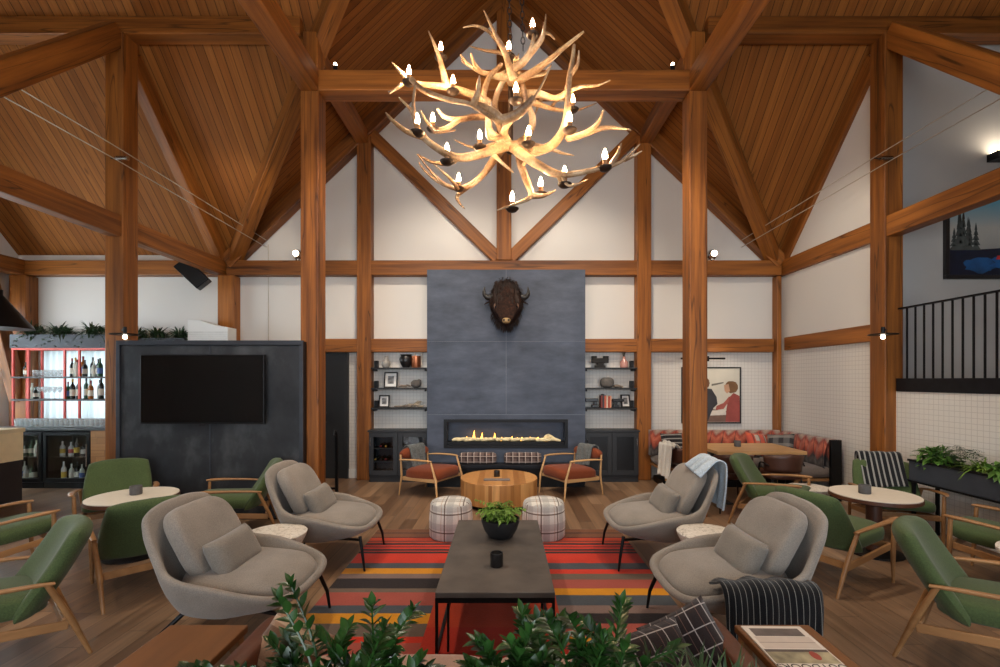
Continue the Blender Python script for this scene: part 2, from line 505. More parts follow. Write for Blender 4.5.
# ================================================================== timber frame
def timber(name, p0, p1, w, h, label, cat, group=None, bev=.012, roll_up=(0, 0, 1)):
    p0, p1 = Vector(p0), Vector(p1); d = p1 - p0; L = d.length; x = d / L; u = Vector(roll_up)
    if abs(x.dot(u)) > .98: u = Vector((0, 1, 0))
    y = u.cross(x).normalized(); z = x.cross(y)
    mt = Matrix((x, y, z)).transposed().to_4x4(); mt.translation = (p0 + p1) / 2
    m = MB(); m.box((0, 0, 0), (L, w, h))
    o = m.build(name, M['timber'], M=mt, smooth=0, bevel=bev, bseg=2)
    return tag(o, label, cat, group, 'structure')
def vpost(name, x0, x1, y0, y1, z0, z1, label, group=None):
    o = timber(name, ((x0 + x1) / 2, (y0 + y1) / 2, z0), ((x0 + x1) / 2, (y0 + y1) / 2, z1), x1 - x0, y1 - y0, label, 'post', group)
    return o
side = {-1: 'bar side', 1: 'banquette side'}
for s in (-1, 1):
    n = side[s]
    xo = sorted((s * 4.72, s * 4.95)); xi = sorted((s * 2.30, s * 2.525)); xp = s * 4.825
    vpost('timber_post', xo[0], xo[1], 5.70, 5.94, 0, 6.02, 'tall orange timber post carrying the side truss, ' + n, 'side truss posts')
    vpost('timber_post', xi[0], xi[1], 5.70, 5.94, 0, 5.29, 'square timber post under the tie beam end, ' + n, 'posts under the tie beam')
    vpost('stub_post', xi[0] + .02, xi[1] - .02, 5.72, 5.93, 5.55, 6.04, 'short dark timber stub above the tie beam end, ' + n)
    timber('plate_beam', (s * 2.4125, 5.94, 5.42), (s * 2.4125, YF, 5.42), .225, .26, 'heavy timber running overhead from the tie beam toward the viewer, ' + n, 'beam')
    timber('purlin', (s * 2.4125, 5.93, 5.83), (s * 2.4125, YB, 5.83), .20, .22, 'timber purlin from tie post to gable wall, ' + n, 'beam')
    timber('ridge_beam', (s * 2.54, 5.82, 6.12), (s * (8.44 if s < 0 else 8.6), 5.82, 6.12), .2, .22, 'dark level beam under the board ceiling over the truss posts, ' + n, 'beam')
    timber('truss_chord', (xp, YB, 3.61), (xp, YF, 3.61), .17, .26, 'long level timber of the side truss, ' + n, 'beam')
    timber('truss_rake', (xp, 5.93, zc(5.93) - .22), (xp, YB - .05, zc(YB - .05) - .22), .15, .26, 'sloping timber from truss post down to back corner, ' + n, 'beam')
    timber('truss_brace', (xp, 5.72, 6.0), (xp, 3.45, 6.0 - 1.06 * 2.27), .16, .25, 'sloping timber from truss post down toward the viewer, ' + n, 'beam')
    timber('valley_beam', (s * 4.62, YB - .1, EAVE - .06), (s * .1, YC + .1, ZR - .2), .2, .24, 'timber rising along the ceiling valley, ' + n, 'beam')
    timber('gable_rake', (s * 4.73, YB - .11, EAVE - .17), (s * .1, YB - .11, ZR - .27), .2, .25, 'sloping timber along the gable wall edge, ' + n, 'beam')
    xw = sorted((s * 2.26, s * 2.50))
    vpost('wall_post', xw[0], xw[1], YB - .2, YB, 0, zm(2.4) - .26, 'timber post on the gable wall beside the shelves, ' + n, 'gable wall posts')
    timber('gable_strut', (s * .10, YB - .09, 3.78), (s * 2.27, YB - .09, 5.90), .16, .2, 'diagonal timber strut from king post foot up to wall post, ' + n, 'beam')
vpost('wall_post', -4.86, -4.58, YB - .2, YB, 0, 3.48, 'timber corner post behind the steel partition')
vpost('wall_post', 4.66, 4.74, YB - .15, YB, 0, 3.48, 'timber corner post above the banquette bend')
vpost('king_post', -.125, .125, YB - .19, YB, 3.74, 8.34, 'king post standing on the back beam above the bison')
timber('tie_beam', (-2.525, 5.82, 5.42), (2.525, 5.82, 5.42), .24, .26, 'wide level tie beam behind the antler chandelier', 'beam')
timber('wall_beam', (-8.2, YB - .1, 3.61), (-4.86, YB - .1, 3.61), .18, .25, 'level beam on the wall above the bar planters', 'beam')
timber('wall_beam', (-4.72, YB - .1, 3.61), (4.72, YB - .1, 3.61), .18, .25, 'long level beam across the gable wall at eave height', 'beam')
timber('wall_beam', (-3.3, YB - .09, 2.29), (-1.24, YB - .09, 2.29), .16, .225, 'level beam over the wall shelves and dark door', 'beam')
timber('wall_beam', (1.3, YB - .09, 2.29), (4.6, YB - .09, 2.29), .16, .225, 'level beam over the framed picture and banquette', 'beam')
timber('wall_beam', (4.79, YB - .21, 2.31), (4.79, 5.94, 2.31), .10, .22, 'level beam on the alcove side wall at door height', 'beam')
vpost('wall_post', -8.38, -8.09, YB - .22, YB, 0, 3.48, 'timber corner post at the bar window')
timber('truss_chord', (-8.24, YB, 3.61), (-8.24, YF, 3.61), .2, .26, 'level timber on top of the bar end wall', 'beam')
timber('knee_brace', (-8.24, 7.82, 1.35), (-8.24, 7.3, 3.5), .16, .2, 'steep brace on the bar corner post', 'beam')
# landing balustrade base and rail
t = thing('balustrade', 'black metal balustrade of flat bars along the raised landing', 'railing', (4.93, 2.6, 1.56))
m = MB(); m.bb(-.09, .06, 2.6 - 5.69 + 0, 3.08, 0, .16); m.build('base_band', M['dark_metal'], t, smooth=0, bevel=.004)
m = MB(); m.bar((-.04, -3.09, 1.02), (-.04, 3.08, 1.02), .05, .018); m.build('handrail', M['black_metal'], t, smooth=0)
bal = None
for k in range(26):
    y = 2.98 - k * .113
    if bal is None:
        m = MB(); m.bb(-.046, -.034, -.009, .009, .16, 1.012); bal = m.build('baluster', M['black_metal'], t, loc=(0, y, 0), smooth=0)
    else:
        b = bal.copy(); COL.objects.link(b); b.location = (0, y, 0)
        b.parent = t
# baseboards
m = MB(); m.bb(-3.3, -2.5, YB - .03, YB, 0, .16)
struct(m.build('baseboard_back', M['white_paint'], smooth=0, bevel=.004), 'white skirting by the dark door', 'baseboard')
m = MB(); m.bb(4.775, 4.80, 5.95, 6.6, 0, .14)
struct(m.build('baseboard_right', M['white_paint'], smooth=0, bevel=.004), 'white skirting under the alcove wall', 'baseboard')
# dark door in the back wall
m = MB(); m.bb(-3.12, -2.75, YB - .05, YB - .005, .0, 2.17); m.bb(-3.16, -3.12, YB - .07, YB, 0, 2.17); m.bb(-2.75, -2.69, YB - .07, YB, 0, 2.17)
d_ = struct(m.build('door_1', plain('black_door', rgb(30, 31, 33), .5, 0, .1, 5), smooth=0, bevel=.004), 'black door at the back wall beside the timber post', 'door')
m = MB(); m.tube([(-3.07, YB - .09, .95), (-3.07, YB - .09, 1.15)], .012); m.cyl((-3.07, YB - .09, .97), (-3.07, YB - .045, .97), .008); m.cyl((-3.07, YB - .09, 1.13), (-3.07, YB - .045, 1.13), .008)
m.build('door_handle', M['dark_metal'], d_)
# bar window with sheer curtains, and bar end window
cur = NT('sheer_curtain'); co = cur.sep(cur.coord())
tb = cur.n('ShaderNodeBsdfTranslucent'); tb.inputs[0].default_value = rgb(225, 236, 236); df = cur.n('ShaderNodeBsdfDiffuse'); df.inputs[0].default_value = rgb(225, 230, 230)
mx = cur.n('ShaderNodeMixShader'); mx.inputs[0].default_value = .65
cur.t.links.new(df.outputs[0], mx.inputs[1]); cur.t.links.new(tb.outputs[0], mx.inputs[2]); cur.t.links.new(mx.outputs[0], cur.out.inputs[0])
M['sheer'] = cur.m
def curtain(name, p0, p1, z0, z1, label, amp=.03, per=.11):
    p0, p1 = Vector(p0), Vector(p1); L = (p1 - p0).length; x = (p1 - p0) / L; y = Vector((-x.y, x.x, 0))
    n = int(L / per * 8); m = MB()
    rng = random.Random(3); ph = [rng.uniform(.7, 1.3) for _ in range(n + 2)]
    m.grid(lambda u, v: p0 + x * (L * u) + y * (amp * math.sin(2 * PI * u * L / per) * ph[int(u * n) // 8]) + Vector((0, 0, z0 + (z1 - z0) * v)), n, 2)
    return tag(m.build(name, M['sheer'], smooth=60), label, 'curtain')
m = MB()
for x in (WX0, (WX0 + WX1) / 2, WX1): m.bb(x - .03, x + .03, YB + .04, YB + .1, WZ0, WZ1)
for z in (WZ0, WZ1): m.bb(WX0, WX1, YB + .04, YB + .1, z - .03, z + .03)
w = struct(m.build('window_2', M['white_paint'], smooth=0), 'bright window behind the bar shelves', 'window')
m = MB(); m.bb(WX0, WX1, YB + .065, YB + .07, WZ0, WZ1); m.build('window_pane', M['pane'], w, smooth=0)
curtain('sheer_curtain', (WX0 - .02, YB - .045, 0), (WX1 + .02, YB - .045, 0), .99, 2.3, 'white sheer curtain hanging behind the bar shelves', .02)
m = MB()
for y in (LY0, 4.7, 6.2, LY1): m.bb(XL - .1, XL - .04, y - .03, y + .03, LZ0, LZ1)
for z in (LZ0, LZ1): m.bb(XL - .1, XL - .04, LY0, LY1, z - .03, z + .03)
w = struct(m.build('window_3', M['white_paint'], smooth=0), 'window in the bar end wall', 'window')
m = MB(); m.bb(XL - .075, XL - .07, LY0, LY1, LZ0, LZ1); m.build('window_pane', M['pane'], w, smooth=0)
curtain('sheer_curtain', (XL + .06, LY0, 0), (XL + .06, LY1, 0), .6, 2.35, 'white sheer curtain on the bar end wall', .03, .13)
# ================================================================== fireplace
steel = NT('blackened_steel'); v_ = steel.coord()
M['steel'] = steel.set(Base_Color=steel.ramp(steel.noise(steel.scale(v_, (1, 1, 2.5)), 2.2, 5, .6), [(.3, rgb(54, 61, 74)), (.72, rgb(80, 88, 104))]), Roughness=.55, Metallic=.25)
steel.t.nodes.active = None
FX0, FX1, FY = -1.255, 1.325, 7.5
chim = thing('fireplace', 'tall blackened steel fireplace with a long ribbon burner', 'fireplace', (0, 0, 0))
IX0, IX1, IZ0, IZ1 = -.93, .99, .64, 1.01
m = MB()
m.bb(FX0, IX0, FY, YB - .21, .0, 3.50); m.bb(IX1, FX1, FY, YB - .21, 0, 3.50)
m.bb(IX0, IX1, FY, YB - .21, IZ1, 3.50); m.bb(IX0, IX1, FY, YB - .21, 0, IZ0); m.bb(IX0, IX1, YB - .3, YB - .21, IZ0, IZ1)
m.build('surround', M['steel'], chim, smooth=0)
xm = (FX0 + FX1) / 2
m = MB()
for a, b, c, d_ in ((FX0, FX1, 1.13, 1.14), (FX0, FX1, 2.325, 2.33)): m.bb(a, b, FY - .006, FY, c, d_)
m.bb(xm - .004, xm + .004, FY - .006, FY, 1.14, 3.5)
m.build('panel_joint', plain('joint_steel', rgb(98, 102, 110), .4, .6, .05), chim, smooth=0)
m = MB()
for a, b, c, d_ in ((IX0 - .05, IX1 + .05, IZ1, IZ1 + .05), (IX0 - .05, IX1 + .05, IZ0 - .05, IZ0), (IX0 - .05, IX0, IZ0, IZ1), (IX1, IX1 + .05, IZ0, IZ1)): m.bb(a, b, FY - .015, FY + .02, c, d_)
m.build('burner_frame', M['black_metal'], chim, smooth=0)
m = MB(); m.bb(IX0 + .005, IX1 - .005, FY + .02, FY + .19, IZ0 + .001, IZ0 + .05); m.build('burner_tray', M['black_metal'], chim, smooth=0)
rng = random.Random(11)
pale = plain('pale_driftwood', rgb(224, 208, 164), .8, 0, .25, 20)
lg = None
for k in range(26):
    x = IX0 + .16 + (IX1 - IX0 - .32) * (k + rng.uniform(-.3, .3)) / 25
    L = rng.uniform(.05, .13); a = rng.uniform(-.5, .5); y = FY + rng.uniform(.05, .14); z = IZ0 + .075
    m = MB(); dx = L * math.cos(a); dy = L * math.sin(a) * .4; dz = rng.uniform(-.01, .03)
    m.tube(crs([(x - dx, y - dy, z - .006), (x - dx * .3, y, z + rng.uniform(0, .014)), (x + dx, y + dy, z + dz)], 3), [.016, .023, .027, .028, .026, .022, .015], 7)
    m.build('fire_log', pale, chim)
m = MB()
m.tube(crs([(.66, FY + .09, .73), (.73, FY + .10, .79), (.88, FY + .08, .70)], 4), .022, 7); m.tube(crs([(.60, FY + .07, .70), (.74, FY + .07, .76), (.80, FY + .12, .74)], 4), .016, 7)
m.build('fire_log', pale, chim)
flm = emit('flame_glow', rgb(255, 176, 70), 5.5)
for k in range(12):
    x = IX0 + .30 + (IX1 - IX0 - .6) * k / 11 + rng.uniform(-.04, .04)
    h = .035 + .04 * rng.random() + (.12 if k == 1 else .06 if k in (2, 4) else 0)
    m = MB(); y = FY + .1 + rng.uniform(-.03, .03)
    m.tube(crs([(x, y, IZ0 + .06), (x + rng.uniform(-.01, .01), y, IZ0 + .06 + h * .4), (x + rng.uniform(-.02, .02), y, IZ0 + .06 + h)], 3), [.014, .022, .024, .018, .012, .006, .001], 6)
    m.build('flame', flm, chim)
# hearth bench with two plaid bolsters
hb = thing('hearth_bench', 'low black hearth bench along the foot of the fireplace', 'bench', (xm, 7.40, 0))
m = MB(); m.bb(-1.28, 1.28, -.13, .085, .30, .36); m.build('seat_slab', M['dark_metal'], hb, smooth=0, bevel=.005)
m = MB(); m.bb(-1.25, 1.25, -.10, .085, 0, .30); m.build('plinth', M['black_metal'], hb, smooth=0)

def plaid(name, base, bands, rough=.95, axes=(0, 2), weave=220):
    """bands: (axis slot, period, width, offset, colour, strength)"""
    t = NT(name); v = t.coord(); o = t.sep(v); col = base
    for ax, per, wd, off, c, st in bands:
        s = stripes(t, o[axes[ax]], per, wd, off)
        col = t.mix(t.math('MULTIPLY', s, st), col, c)
    f = t.math('MULTIPLY_ADD', t.noise(v, weave, 2), .5, .75)
    col = t.mix(1.0, col, t.comb(f, f, f), 'MULTIPLY')
    t.set(Base_Color=col, Roughness=rough, Specular_IOR_Level=.15, Sheen_Weight=.15)
    t.bump(t.noise(v, weave, 2), .3, .003)
    return t.m
M['bolster'] = plaid('brown_plaid', rgb(104, 88, 84), [(0, .10, .035, 0, rgb(58, 46, 46), .8), (1, .09, .03, 0, rgb(58, 46, 46), .7), (0, .10, .012, .065, rgb(196, 180, 172), .8), (1, .09, .01, .06, rgb(196, 180, 172), .7)])
for x, wh in ((-.42, 'left of the pair'), (.30, 'right of the pair')):
    m = MB(); m.blob((0, 0, 0), (.30, .075, .088), .35, .45, nu=32, nv=14)
    o = m.build('plaid_bolster', M['bolster'], loc=(x, 7.39, .449), smooth=70)
    tag(o, 'brown plaid bolster cushion on the hearth bench, ' + wh, 'cushion', 'plaid bolsters on the hearth bench')

# ================================================================== bison head
def bison():
    cx, zc_ = .035, 2.90
    t = thing('bison_head', 'dark brown bison head mounted high on the steel fireplace', 'hunting trophy', (cx, FY - .008, zc_))
    rng = random.Random(5)
    fur = NT('bison_fur'); v = fur.coord()
    fz = fur.sep(v)[2]
    f = fur.noise(v, 22, 5, .65)
    fur.set(Base_Color=fur.ramp(f, [(.3, rgb(20, 12, 9)), (.58, rgb(50, 29, 20)), (.8, rgb(88, 54, 34))]), Roughness=.85, Specular_IOR_Level=.25)
    fur.bump(fur.noise(v, 60, 4, .7), .8, .02)
    # rings from the wall plate (y=0) to the muzzle (y=-.62)
    prof = [(0, .0, .25, .34), (-.08, .0, .27, .38), (-.18, .01, .27, .38), (-.28, .02, .255, .355), (-.36, .0, .225, .32), (-.43, -.06, .185, .285), (-.48, -.13, .145, .23), (-.52, -.20, .115, .165), (-.55, -.255, .098, .115), (-.565, -.275, .08, .075)]
    rings = []
    n = 40
    for y, dz, rx, rz_ in prof:
        row = []
        for k in range(n):
            a = 2 * PI * k / n; c, s = math.cos(a), math.sin(a)
            w = 1 - .30 * max(0, -s) ** 1.5 + .10 * math.exp(-((s - .1) / .35) ** 2) * (y < -.2)
            amp = .022 if y > -.45 else .008
            p = Vector((rx * c * w, y, dz + rz_ * s))
            nv = noise.noise(p * 9) + .6 * noise.noise(p * 23)
            row.append(p + Vector((c, -.3, s)) * amp * nv)
        rings.append(row)
    m = MB(); m.ring_loft(rings, True, True, True)
    # beard and crown tufts grow out of the same surface
    o = m.build('head', fur.m, t, smooth=80, sub=1)
    m = MB()
    for k in range(520):
        a = rng.uniform(-.15, PI + .15); y = rng.uniform(-.40, -.02)
        rx, rz_ = .26, .36
        p = Vector((rx * math.cos(a) * rng.uniform(.55, 1.0), y, .02 + rz_ * math.sin(a) * .98))
        d = Vector((math.cos(a) * .8, -.35, math.sin(a) * .5 - .35)) + Vector([rng.uniform(-.3, .3) for _ in range(3)])
        m.leaf(p, d, rng.uniform(.05, .11), .018, .5, seg=2)
    for k in range(260):
        x = rng.uniform(-.17, .17); zz = rng.uniform(.06, .36)
        y = -.36 - .10 * (1 - zz / .3)
        m.leaf((x, y, zz), (x * .6, -.5, -.6 + rng.uniform(-.3, .3)), rng.uniform(.07, .15), .022, .4, seg=2)
    for k in range(200):
        a = rng.uniform(-PI * .9, -PI * .1); y = rng.uniform(-.34, -.05)
        p = Vector((.22 * math.cos(a), y, .01 + .33 * math.sin(a)))
        m.leaf(p, (math.cos(a) * .6, -.2, -1), rng.uniform(.06, .13), .02, .2, seg=2)
    o = m.build('shaggy_mane', plain('mane_hair', rgb(36, 21, 14), .8, 0, .7, 12), t, smooth=0)
    horn = plain('horn', rgb(30, 26, 24), .4, 0, .3, 20)
    for s in (-1, 1):
        m = MB(); m.tube(crs([(s * .20, -.30, .10), (s * .29, -.31, .09), (s * .345, -.32, .15), (s * .335, -.32, .255)], 5), lerp_list([.058, .046, .030, .005], 5), 10)
        m.build('horn', horn, t, smooth=70)
        m = MB(); m.leaf((s * .22, -.26, .03), (s * 1, -.15, -.1), .13, .07, .2, seg=4); m.build('ear', fur.m, t, smooth=70, solid=.012)
        m = MB(); m.blob((s * .158, -.462, -.085), (.022, .02, .024), nu=12, nv=8); m.build('eye', plain('eye_glass', rgb(12, 9, 8), .12, 0, 0), t, smooth=80)
        m = MB(); m.blob((s * .158, -.445, -.075), (.034, .025, .052), nu=14, nv=10, M=Matrix.Rotation(s * .25, 4, 'Y')); m.build('eyelid', plain('eyelid_skin', rgb(104, 76, 60), .7, 0, .3, 20), t, smooth=80)
    m = MB(); m.blob((0, -.57, -.305), (.062, .03, .042), .8, .8, nu=20, nv=10)
    nz = m.build('nose', plain('nose_pad', rgb(138, 112, 70), .4, 0, .35, 30), t, smooth=80)
    for s in (-1, 1):
        m = MB(); m.blob((s * .032, -.592, -.300), (.019, .012, .018), nu=12, nv=8)
        m.build('nostril', plain('nostril', rgb(30, 20, 14), .6, 0, 0), nz, smooth=80)
bison()

# ================================================================== shelves and cabinets beside the fireplace
frame_mat = plain('cabinet_black', rgb(40, 42, 46), .5, .1, .08, 6)
mesh_mat = plain('cabinet_dark_panel', rgb(22, 23, 26), .35, .2, .1, 6)
def cabinet(x0, x1, label, nd, wine):
    w = x1 - x0; t = thing('cabinet', label, 'cabinet', ((x0 + x1) / 2, 7.64, 0)); h = .865; dp = .33
    a = w / 2
    m = MB()
    m.bb(-a, a, 0.02, dp, .0, .1); m.bb(-a, -a + .03, 0, dp, .1, h - .03); m.bb(a - .03, a, 0, dp, .1, h - .03); m.bb(-a, a, 0, dp, .09, .12)
    m.bb(-a + .03, a - .03, dp - .02, dp, .1, h - .03)
    m.build('carcass', frame_mat, t, smooth=0, bevel=.003)
    m = MB(); m.bb(-a - .02, a + .02, -.03, dp, h - .03, h); m.build('top', frame_mat, t, smooth=0, bevel=.004)
    for s in (-1, 1):
        x_0, x_1 = (-a + .005, -.003) if s < 0 else (.003, a - .005)
        m = MB(); st = .075
        m.bb(x_0, x_0 + st, -.025, -.002, .125, h - .035); m.bb(x_1 - st, x_1, -.025, -.002, .125, h - .035)
        m.bb(x_0 + st, x_1 - st, -.025, -.002, .125, .20); m.bb(x_0 + st, x_1 - st, -.025, -.002, h - .11, h - .035)
        dr = m.build('door', frame_mat, t, smooth=0, bevel=.003)
        m = MB(); m.bb(x_0 + st, x_1 - st, -.014, -.010, .20, h - .11)
        m.build('door_panel', M['pane'] if wine else mesh_mat, dr, smooth=0)
        m = MB(); hx = x_0 + .03 if s < 0 else x_1 - .03
        m.tube([(hx, -.05, .62), (hx, -.05, .74)], .006); m.cyl((hx, -.05, .63), (hx, -.025, .63), .005); m.cyl((hx, -.05, .73), (hx, -.025, .73), .005)
        m.build('handle', M['chrome'], dr)
    if wine:
        m = MB()
        for z in (.33, .55): m.bb(-a + .03, a - .03, .02, dp - .03, z, z + .012)
        m.build('inner_shelf', frame_mat, t, smooth=0)
    return t
xL0, xL1 = (369 - CX) * 7.64 / F, FX0 - .02
xR0, xR1 = FX1 + .02, 2.235
cabinet(xL0, xL1, 'low black cabinet with glass doors full of wine bottles, beside the fireplace', 2, True)
cabinet(xR0, xR1, 'low black cabinet with dark panel doors under the banquette-side shelves', 2, False)
gdark = plain('dark_bottle_glass', rgb(18, 22, 16), .12, 0, .05)
wine_lbl = plain('bottle_label', rgb(214, 204, 188), .7, 0, .05)
def bottle(name, loc, h, r, gmat, label, group, lab=True, foil=None, lay=0, lmat=None):
    t = thing(name, label, 'bottle', loc, 0, group)
    if lay: t.rotation_euler = (PI / 2, 0, 0)
    m = MB(); m.lathe([(0, 0), (r * .95, 0), (r, .01), (r, h * .58), (r * .85, h * .66), (r * .36, h * .76), (r * .32, h * .97), (r * .38, h * .975), (r * .38, h), (0, h)], seg=14)
    m.build('glass_body', gmat, t, smooth=50)
    if lab:
        m = MB(); m.lathe([(r * 1.01, h * .16), (r * 1.015, h * .165), (r * 1.015, h * .46), (r * 1.01, h * .465)], seg=14)
        m.build('label', lmat or wine_lbl, t, smooth=50)
    if foil:
        m = MB(); m.lathe([(r * .36, h * .84), (r * .40, h * .845), (r * .41, h * 1.004), (0, h * 1.006)], seg=12); m.build('cap', foil, t, smooth=50)
    return t
foils = [plain('foil_red', rgb(120, 26, 30), .4, .3, .05), plain('foil_gold', rgb(182, 146, 70), .35, .7, .05), plain('foil_black', rgb(22, 22, 24), .4, .2, .05)]
# wine bottles lying in the glass cabinet
xc = (xL0 + xL1) / 2
k = 0
for row, z in enumerate((.12, .342, .562)):
    for i in range(10):
        x = xL0 + .10 + i * .086
        if row == 1 and i in (3, 8): continue
        if row == 2 and i not in (1, 2, 5, 6): continue
        bottle('wine_bottle', (x, 7.95 - .02, z + .036), .27, .036, gdark, 'wine bottle lying in the glass-door cabinet', 'wine bottles in the cabinet', False, foils[(i + row) % 3], lay=1)
# shelves
shelf_mat = plain('shelf_black', rgb(34, 34, 36), .5, .1, .1, 6)
SHZ = [1.7 - (y - CY) * 7.73 / F for y in (367.5, 388, 408)]
def shelf(x0, x1, z, label):
    t = thing('wall_shelf', label, 'shelf', ((x0 + x1) / 2, YB, z), 0, 'black shelves beside the fireplace'); a = (x1 - x0) / 2
    m = MB(); m.bb(-a, a, -.27, 0, -.025, 0); m.build('shelf_board', shelf_mat, t, smooth=0, bevel=.003)
    for s in (-1, 1):
        m = MB(); m.bb(s * (a - .03) - .012, s * (a - .03) + .012, -.24, -.0, -.06, -.026); m.build('bracket', M['black_metal'], t, smooth=0)
SX = {-1: (-2.24, -1.30), 1: (1.36, 2.24)}
nm = ['top', 'middle', 'bottom']
for s in (-1, 1):
    for i, z in enumerate(SHZ):
        shelf(SX[s][0], SX[s][1], z, f'{nm[i]} black wall shelf ' + ('above the wine cabinet' if s < 0 else 'above the panel-door cabinet'))
YS = 7.86
def px_x(px): return (px - CX) * YS / F
def obj1(m, name, mat, label, cat, loc, rz=0, group=None, **kw):
    return tag(m.build(name, mat, loc=loc, rz=rz, **kw), label, cat, group)
cer_w = plain('grey_ceramic', rgb(150, 146, 140), .4, 0, .1, 12); cer_b = plain('black_ceramic', rgb(28, 27, 28), .3, 0, .1, 10)
copper = plain('copper', rgb(196, 120, 82), .3, .8, .1, 10); drift = plain('driftwood', rgb(122, 110, 98), .85, 0, .3, 18, .3)
stone = plain('grey_stone', rgb(96, 92, 88), .8, 0, .25, 14, .4)
def vase(px, z, prof, mat, label, seg=20):
    m = MB(); m.lathe(prof, seg=seg); return obj1(m, 'vase', mat, label, 'vase', (px_x(px), YS, z), smooth=60)
vase(386, SHZ[0], [(0, 0), (.05, 0), (.075, .05), (.07, .10), (.025, .14), (.022, .19), (.028, .20), (.018, .2), (.014, .15), (0, .1)], cer_w, 'small grey ceramic bottle vase on the top shelf above the wine cabinet')
vase(406, SHZ[0], [(0, 0), (.055, 0), (.10, .08), (.115, .15), (.085, .20), (.10, .225), (.085, .225), (.07, .19), (0, .12)], cer_b, 'wide black ceramic vase on the top shelf above the wine cabinet')
m = MB(); m.lathe([(0, 0), (.075, 0), (.08, .01), (.08, .20), (.07, .20), (.07, .02), (0, .02)]); obj1(m, 'copper_cup', copper, 'tall copper cup at the fireplace end of the top shelf', 'cup', (px_x(416), YS, SHZ[0]), smooth=50)
m = MB(); m.tube([(.0, 0, 0), (0, 0, .07)], .05); 
m = MB()
m.bb(-.07, -.045, -.02, .02, 0, .30); m.bb(.045, .07, -.02, .02, 0, .30); m.bb(-.045, .045, -.02, .02, .25, .30); m.bb(-.045, .045, -.02, .02, .0, .04)
obj1(m, 'picture_stand', plain('pale_wood_white', rgb(226, 216, 204), .6, 0, .05), 'pale upright open stand behind the copper cup', 'ornament', (px_x(417), 7.96, SHZ[0]), smooth=0, bevel=.004)
def photo_frame(px, z, w, h, label, tilt=-.18, rz=0):
    t = thing('photo_frame', label, 'photo frame', (px_x(px), YS, z + .003), rz)
    R = Matrix.Rotation(tilt, 4, 'X')
    m = MB()
    for a, b, c, d_ in ((-w / 2, w / 2, 0, .02), (-w / 2, w / 2, h - .02, h), (-w / 2, -w / 2 + .02, .02, h - .02), (w / 2 - .02, w / 2, .02, h - .02)): m.bb(a, b, -.01, .01, c, d_)
    m.build('frame', cer_b, t, M=R, smooth=0)
    m = MB(); m.bb(-w / 2 + .02, w / 2 - .02, -.002, .006, .02, h - .02); m.build('mount', M['white_paint'], t, M=R, smooth=0)
    m = MB(); m.bb(-w * .22, w * .22, -.005, -.002, h * .25, h * .75); m.build('photo', plain('bw_photo', rgb(120, 120, 120), .4, 0, .9, 18), t, M=R, smooth=0)
    return t
photo_frame(390.5, SHZ[1], .23, .27, 'black framed photograph with white mount on the middle shelf above the wine cabinet')
photo_frame(384, SHZ[2], .18, .21, 'small black framed photograph on the bottom shelf above the wine cabinet')
photo_frame(626, SHZ[2], .17, .22, 'narrow black framed photograph leaning on the bottom shelf above the panel-door cabinet', -.18, .25)
def branch(px, z, w, n, mat, name, label, cat, seed):
    rng = random.Random(seed); m = MB()
    for k in range(n):
        x = rng.uniform(-w / 2, w / 4); pts = [(x, rng.uniform(-.04, .04), .022)]
        for j in range(3): pts.append((pts[-1][0] + w / 5, pts[-1][1] + rng.uniform(-.02, .02), max(.02, pts[-1][2] + rng.uniform(-.02, .04))))
        m.tube(crs(pts, 3), lerp_list([.010, .018, .014, .006], 3), 6)
    return obj1(m, name, mat, label, cat, (px_x(px), YS, z), smooth=60)
branch(404, SHZ[1], .26, 3, drift, 'driftwood_piece', 'pale twisted driftwood on the middle shelf above the wine cabinet', 'driftwood', 3)
branch(401, SHZ[2], .34, 5, drift, 'driftwood_piece', 'long driftwood bundle on the bottom shelf above the wine cabinet', 'driftwood', 4)
branch(414, SHZ[2], .22, 5, plain('antler_piece', rgb(170, 156, 134), .7, 0, .2), 'antler_piece', 'small pale antler ornament at the fireplace end of the bottom shelf', 'antler', 5)
m = MB(); m.blob((0, 0, .07), (.09, .07, .07), .9, 1, nu=16, nv=10); m.blob((.05, 0, .12), (.04, .04, .03), nu=10, nv=6); obj1(m, 'stone_ornament', stone, 'dark rounded stone ornament on the middle shelf by the fireplace', 'ornament', (px_x(416), YS, SHZ[1]), smooth=60)
m = MB(); m.blob((0, 0, .09), (.12, .09, .09), .7, .9, nu=16, nv=10); obj1(m, 'stone_ornament', stone, 'big grey rock on the middle shelf above the panel-door cabinet', 'ornament', (px_x(607), YS, SHZ[1]), smooth=60)
m = MB(); m.blob((0, 0, .03), (.07, .05, .03), nu=14, nv=8); m.blob((.07, .01, .02), (.04, .04, .02), nu=14, nv=8); obj1(m, 'stone_ornament', drift, 'two low pebbles joined beside the big grey rock', 'ornament', (px_x(617), YS, SHZ[1]), smooth=60)
m = MB(); m.bb(-.14, .14, -.05, .05, .08, .16); m.bb(-.14, -.06, -.05, .05, .16, .20); m.bb(.06, .14, -.05, .05, .16, .20); m.bb(-.09, .09, -.045, .045, 0, .04); m.box((0, 0, .06), (.12, .08, .04))
obj1(m, 'iron_block', plain('dark_iron', rgb(46, 44, 42), .7, .4, .2), 'dark notched iron block on the top shelf above the panel-door cabinet', 'ornament', (px_x(600), YS, SHZ[0]), smooth=0, bevel=.006)
t = thing('bud_vase', 'pink glass bottle vase with bare twigs on the top shelf', 'vase', (px_x(624), YS, SHZ[0]))
m = MB(); m.lathe([(0, 0), (.06, 0), (.07, .02), (.065, .10), (.025, .14), (.022, .18), (.028, .19)], seg=18); m.build('bottle', plain('pink_glass', rgb(206, 150, 138), .15, 0, .1), t, smooth=60)
m = MB(); rng = random.Random(8)
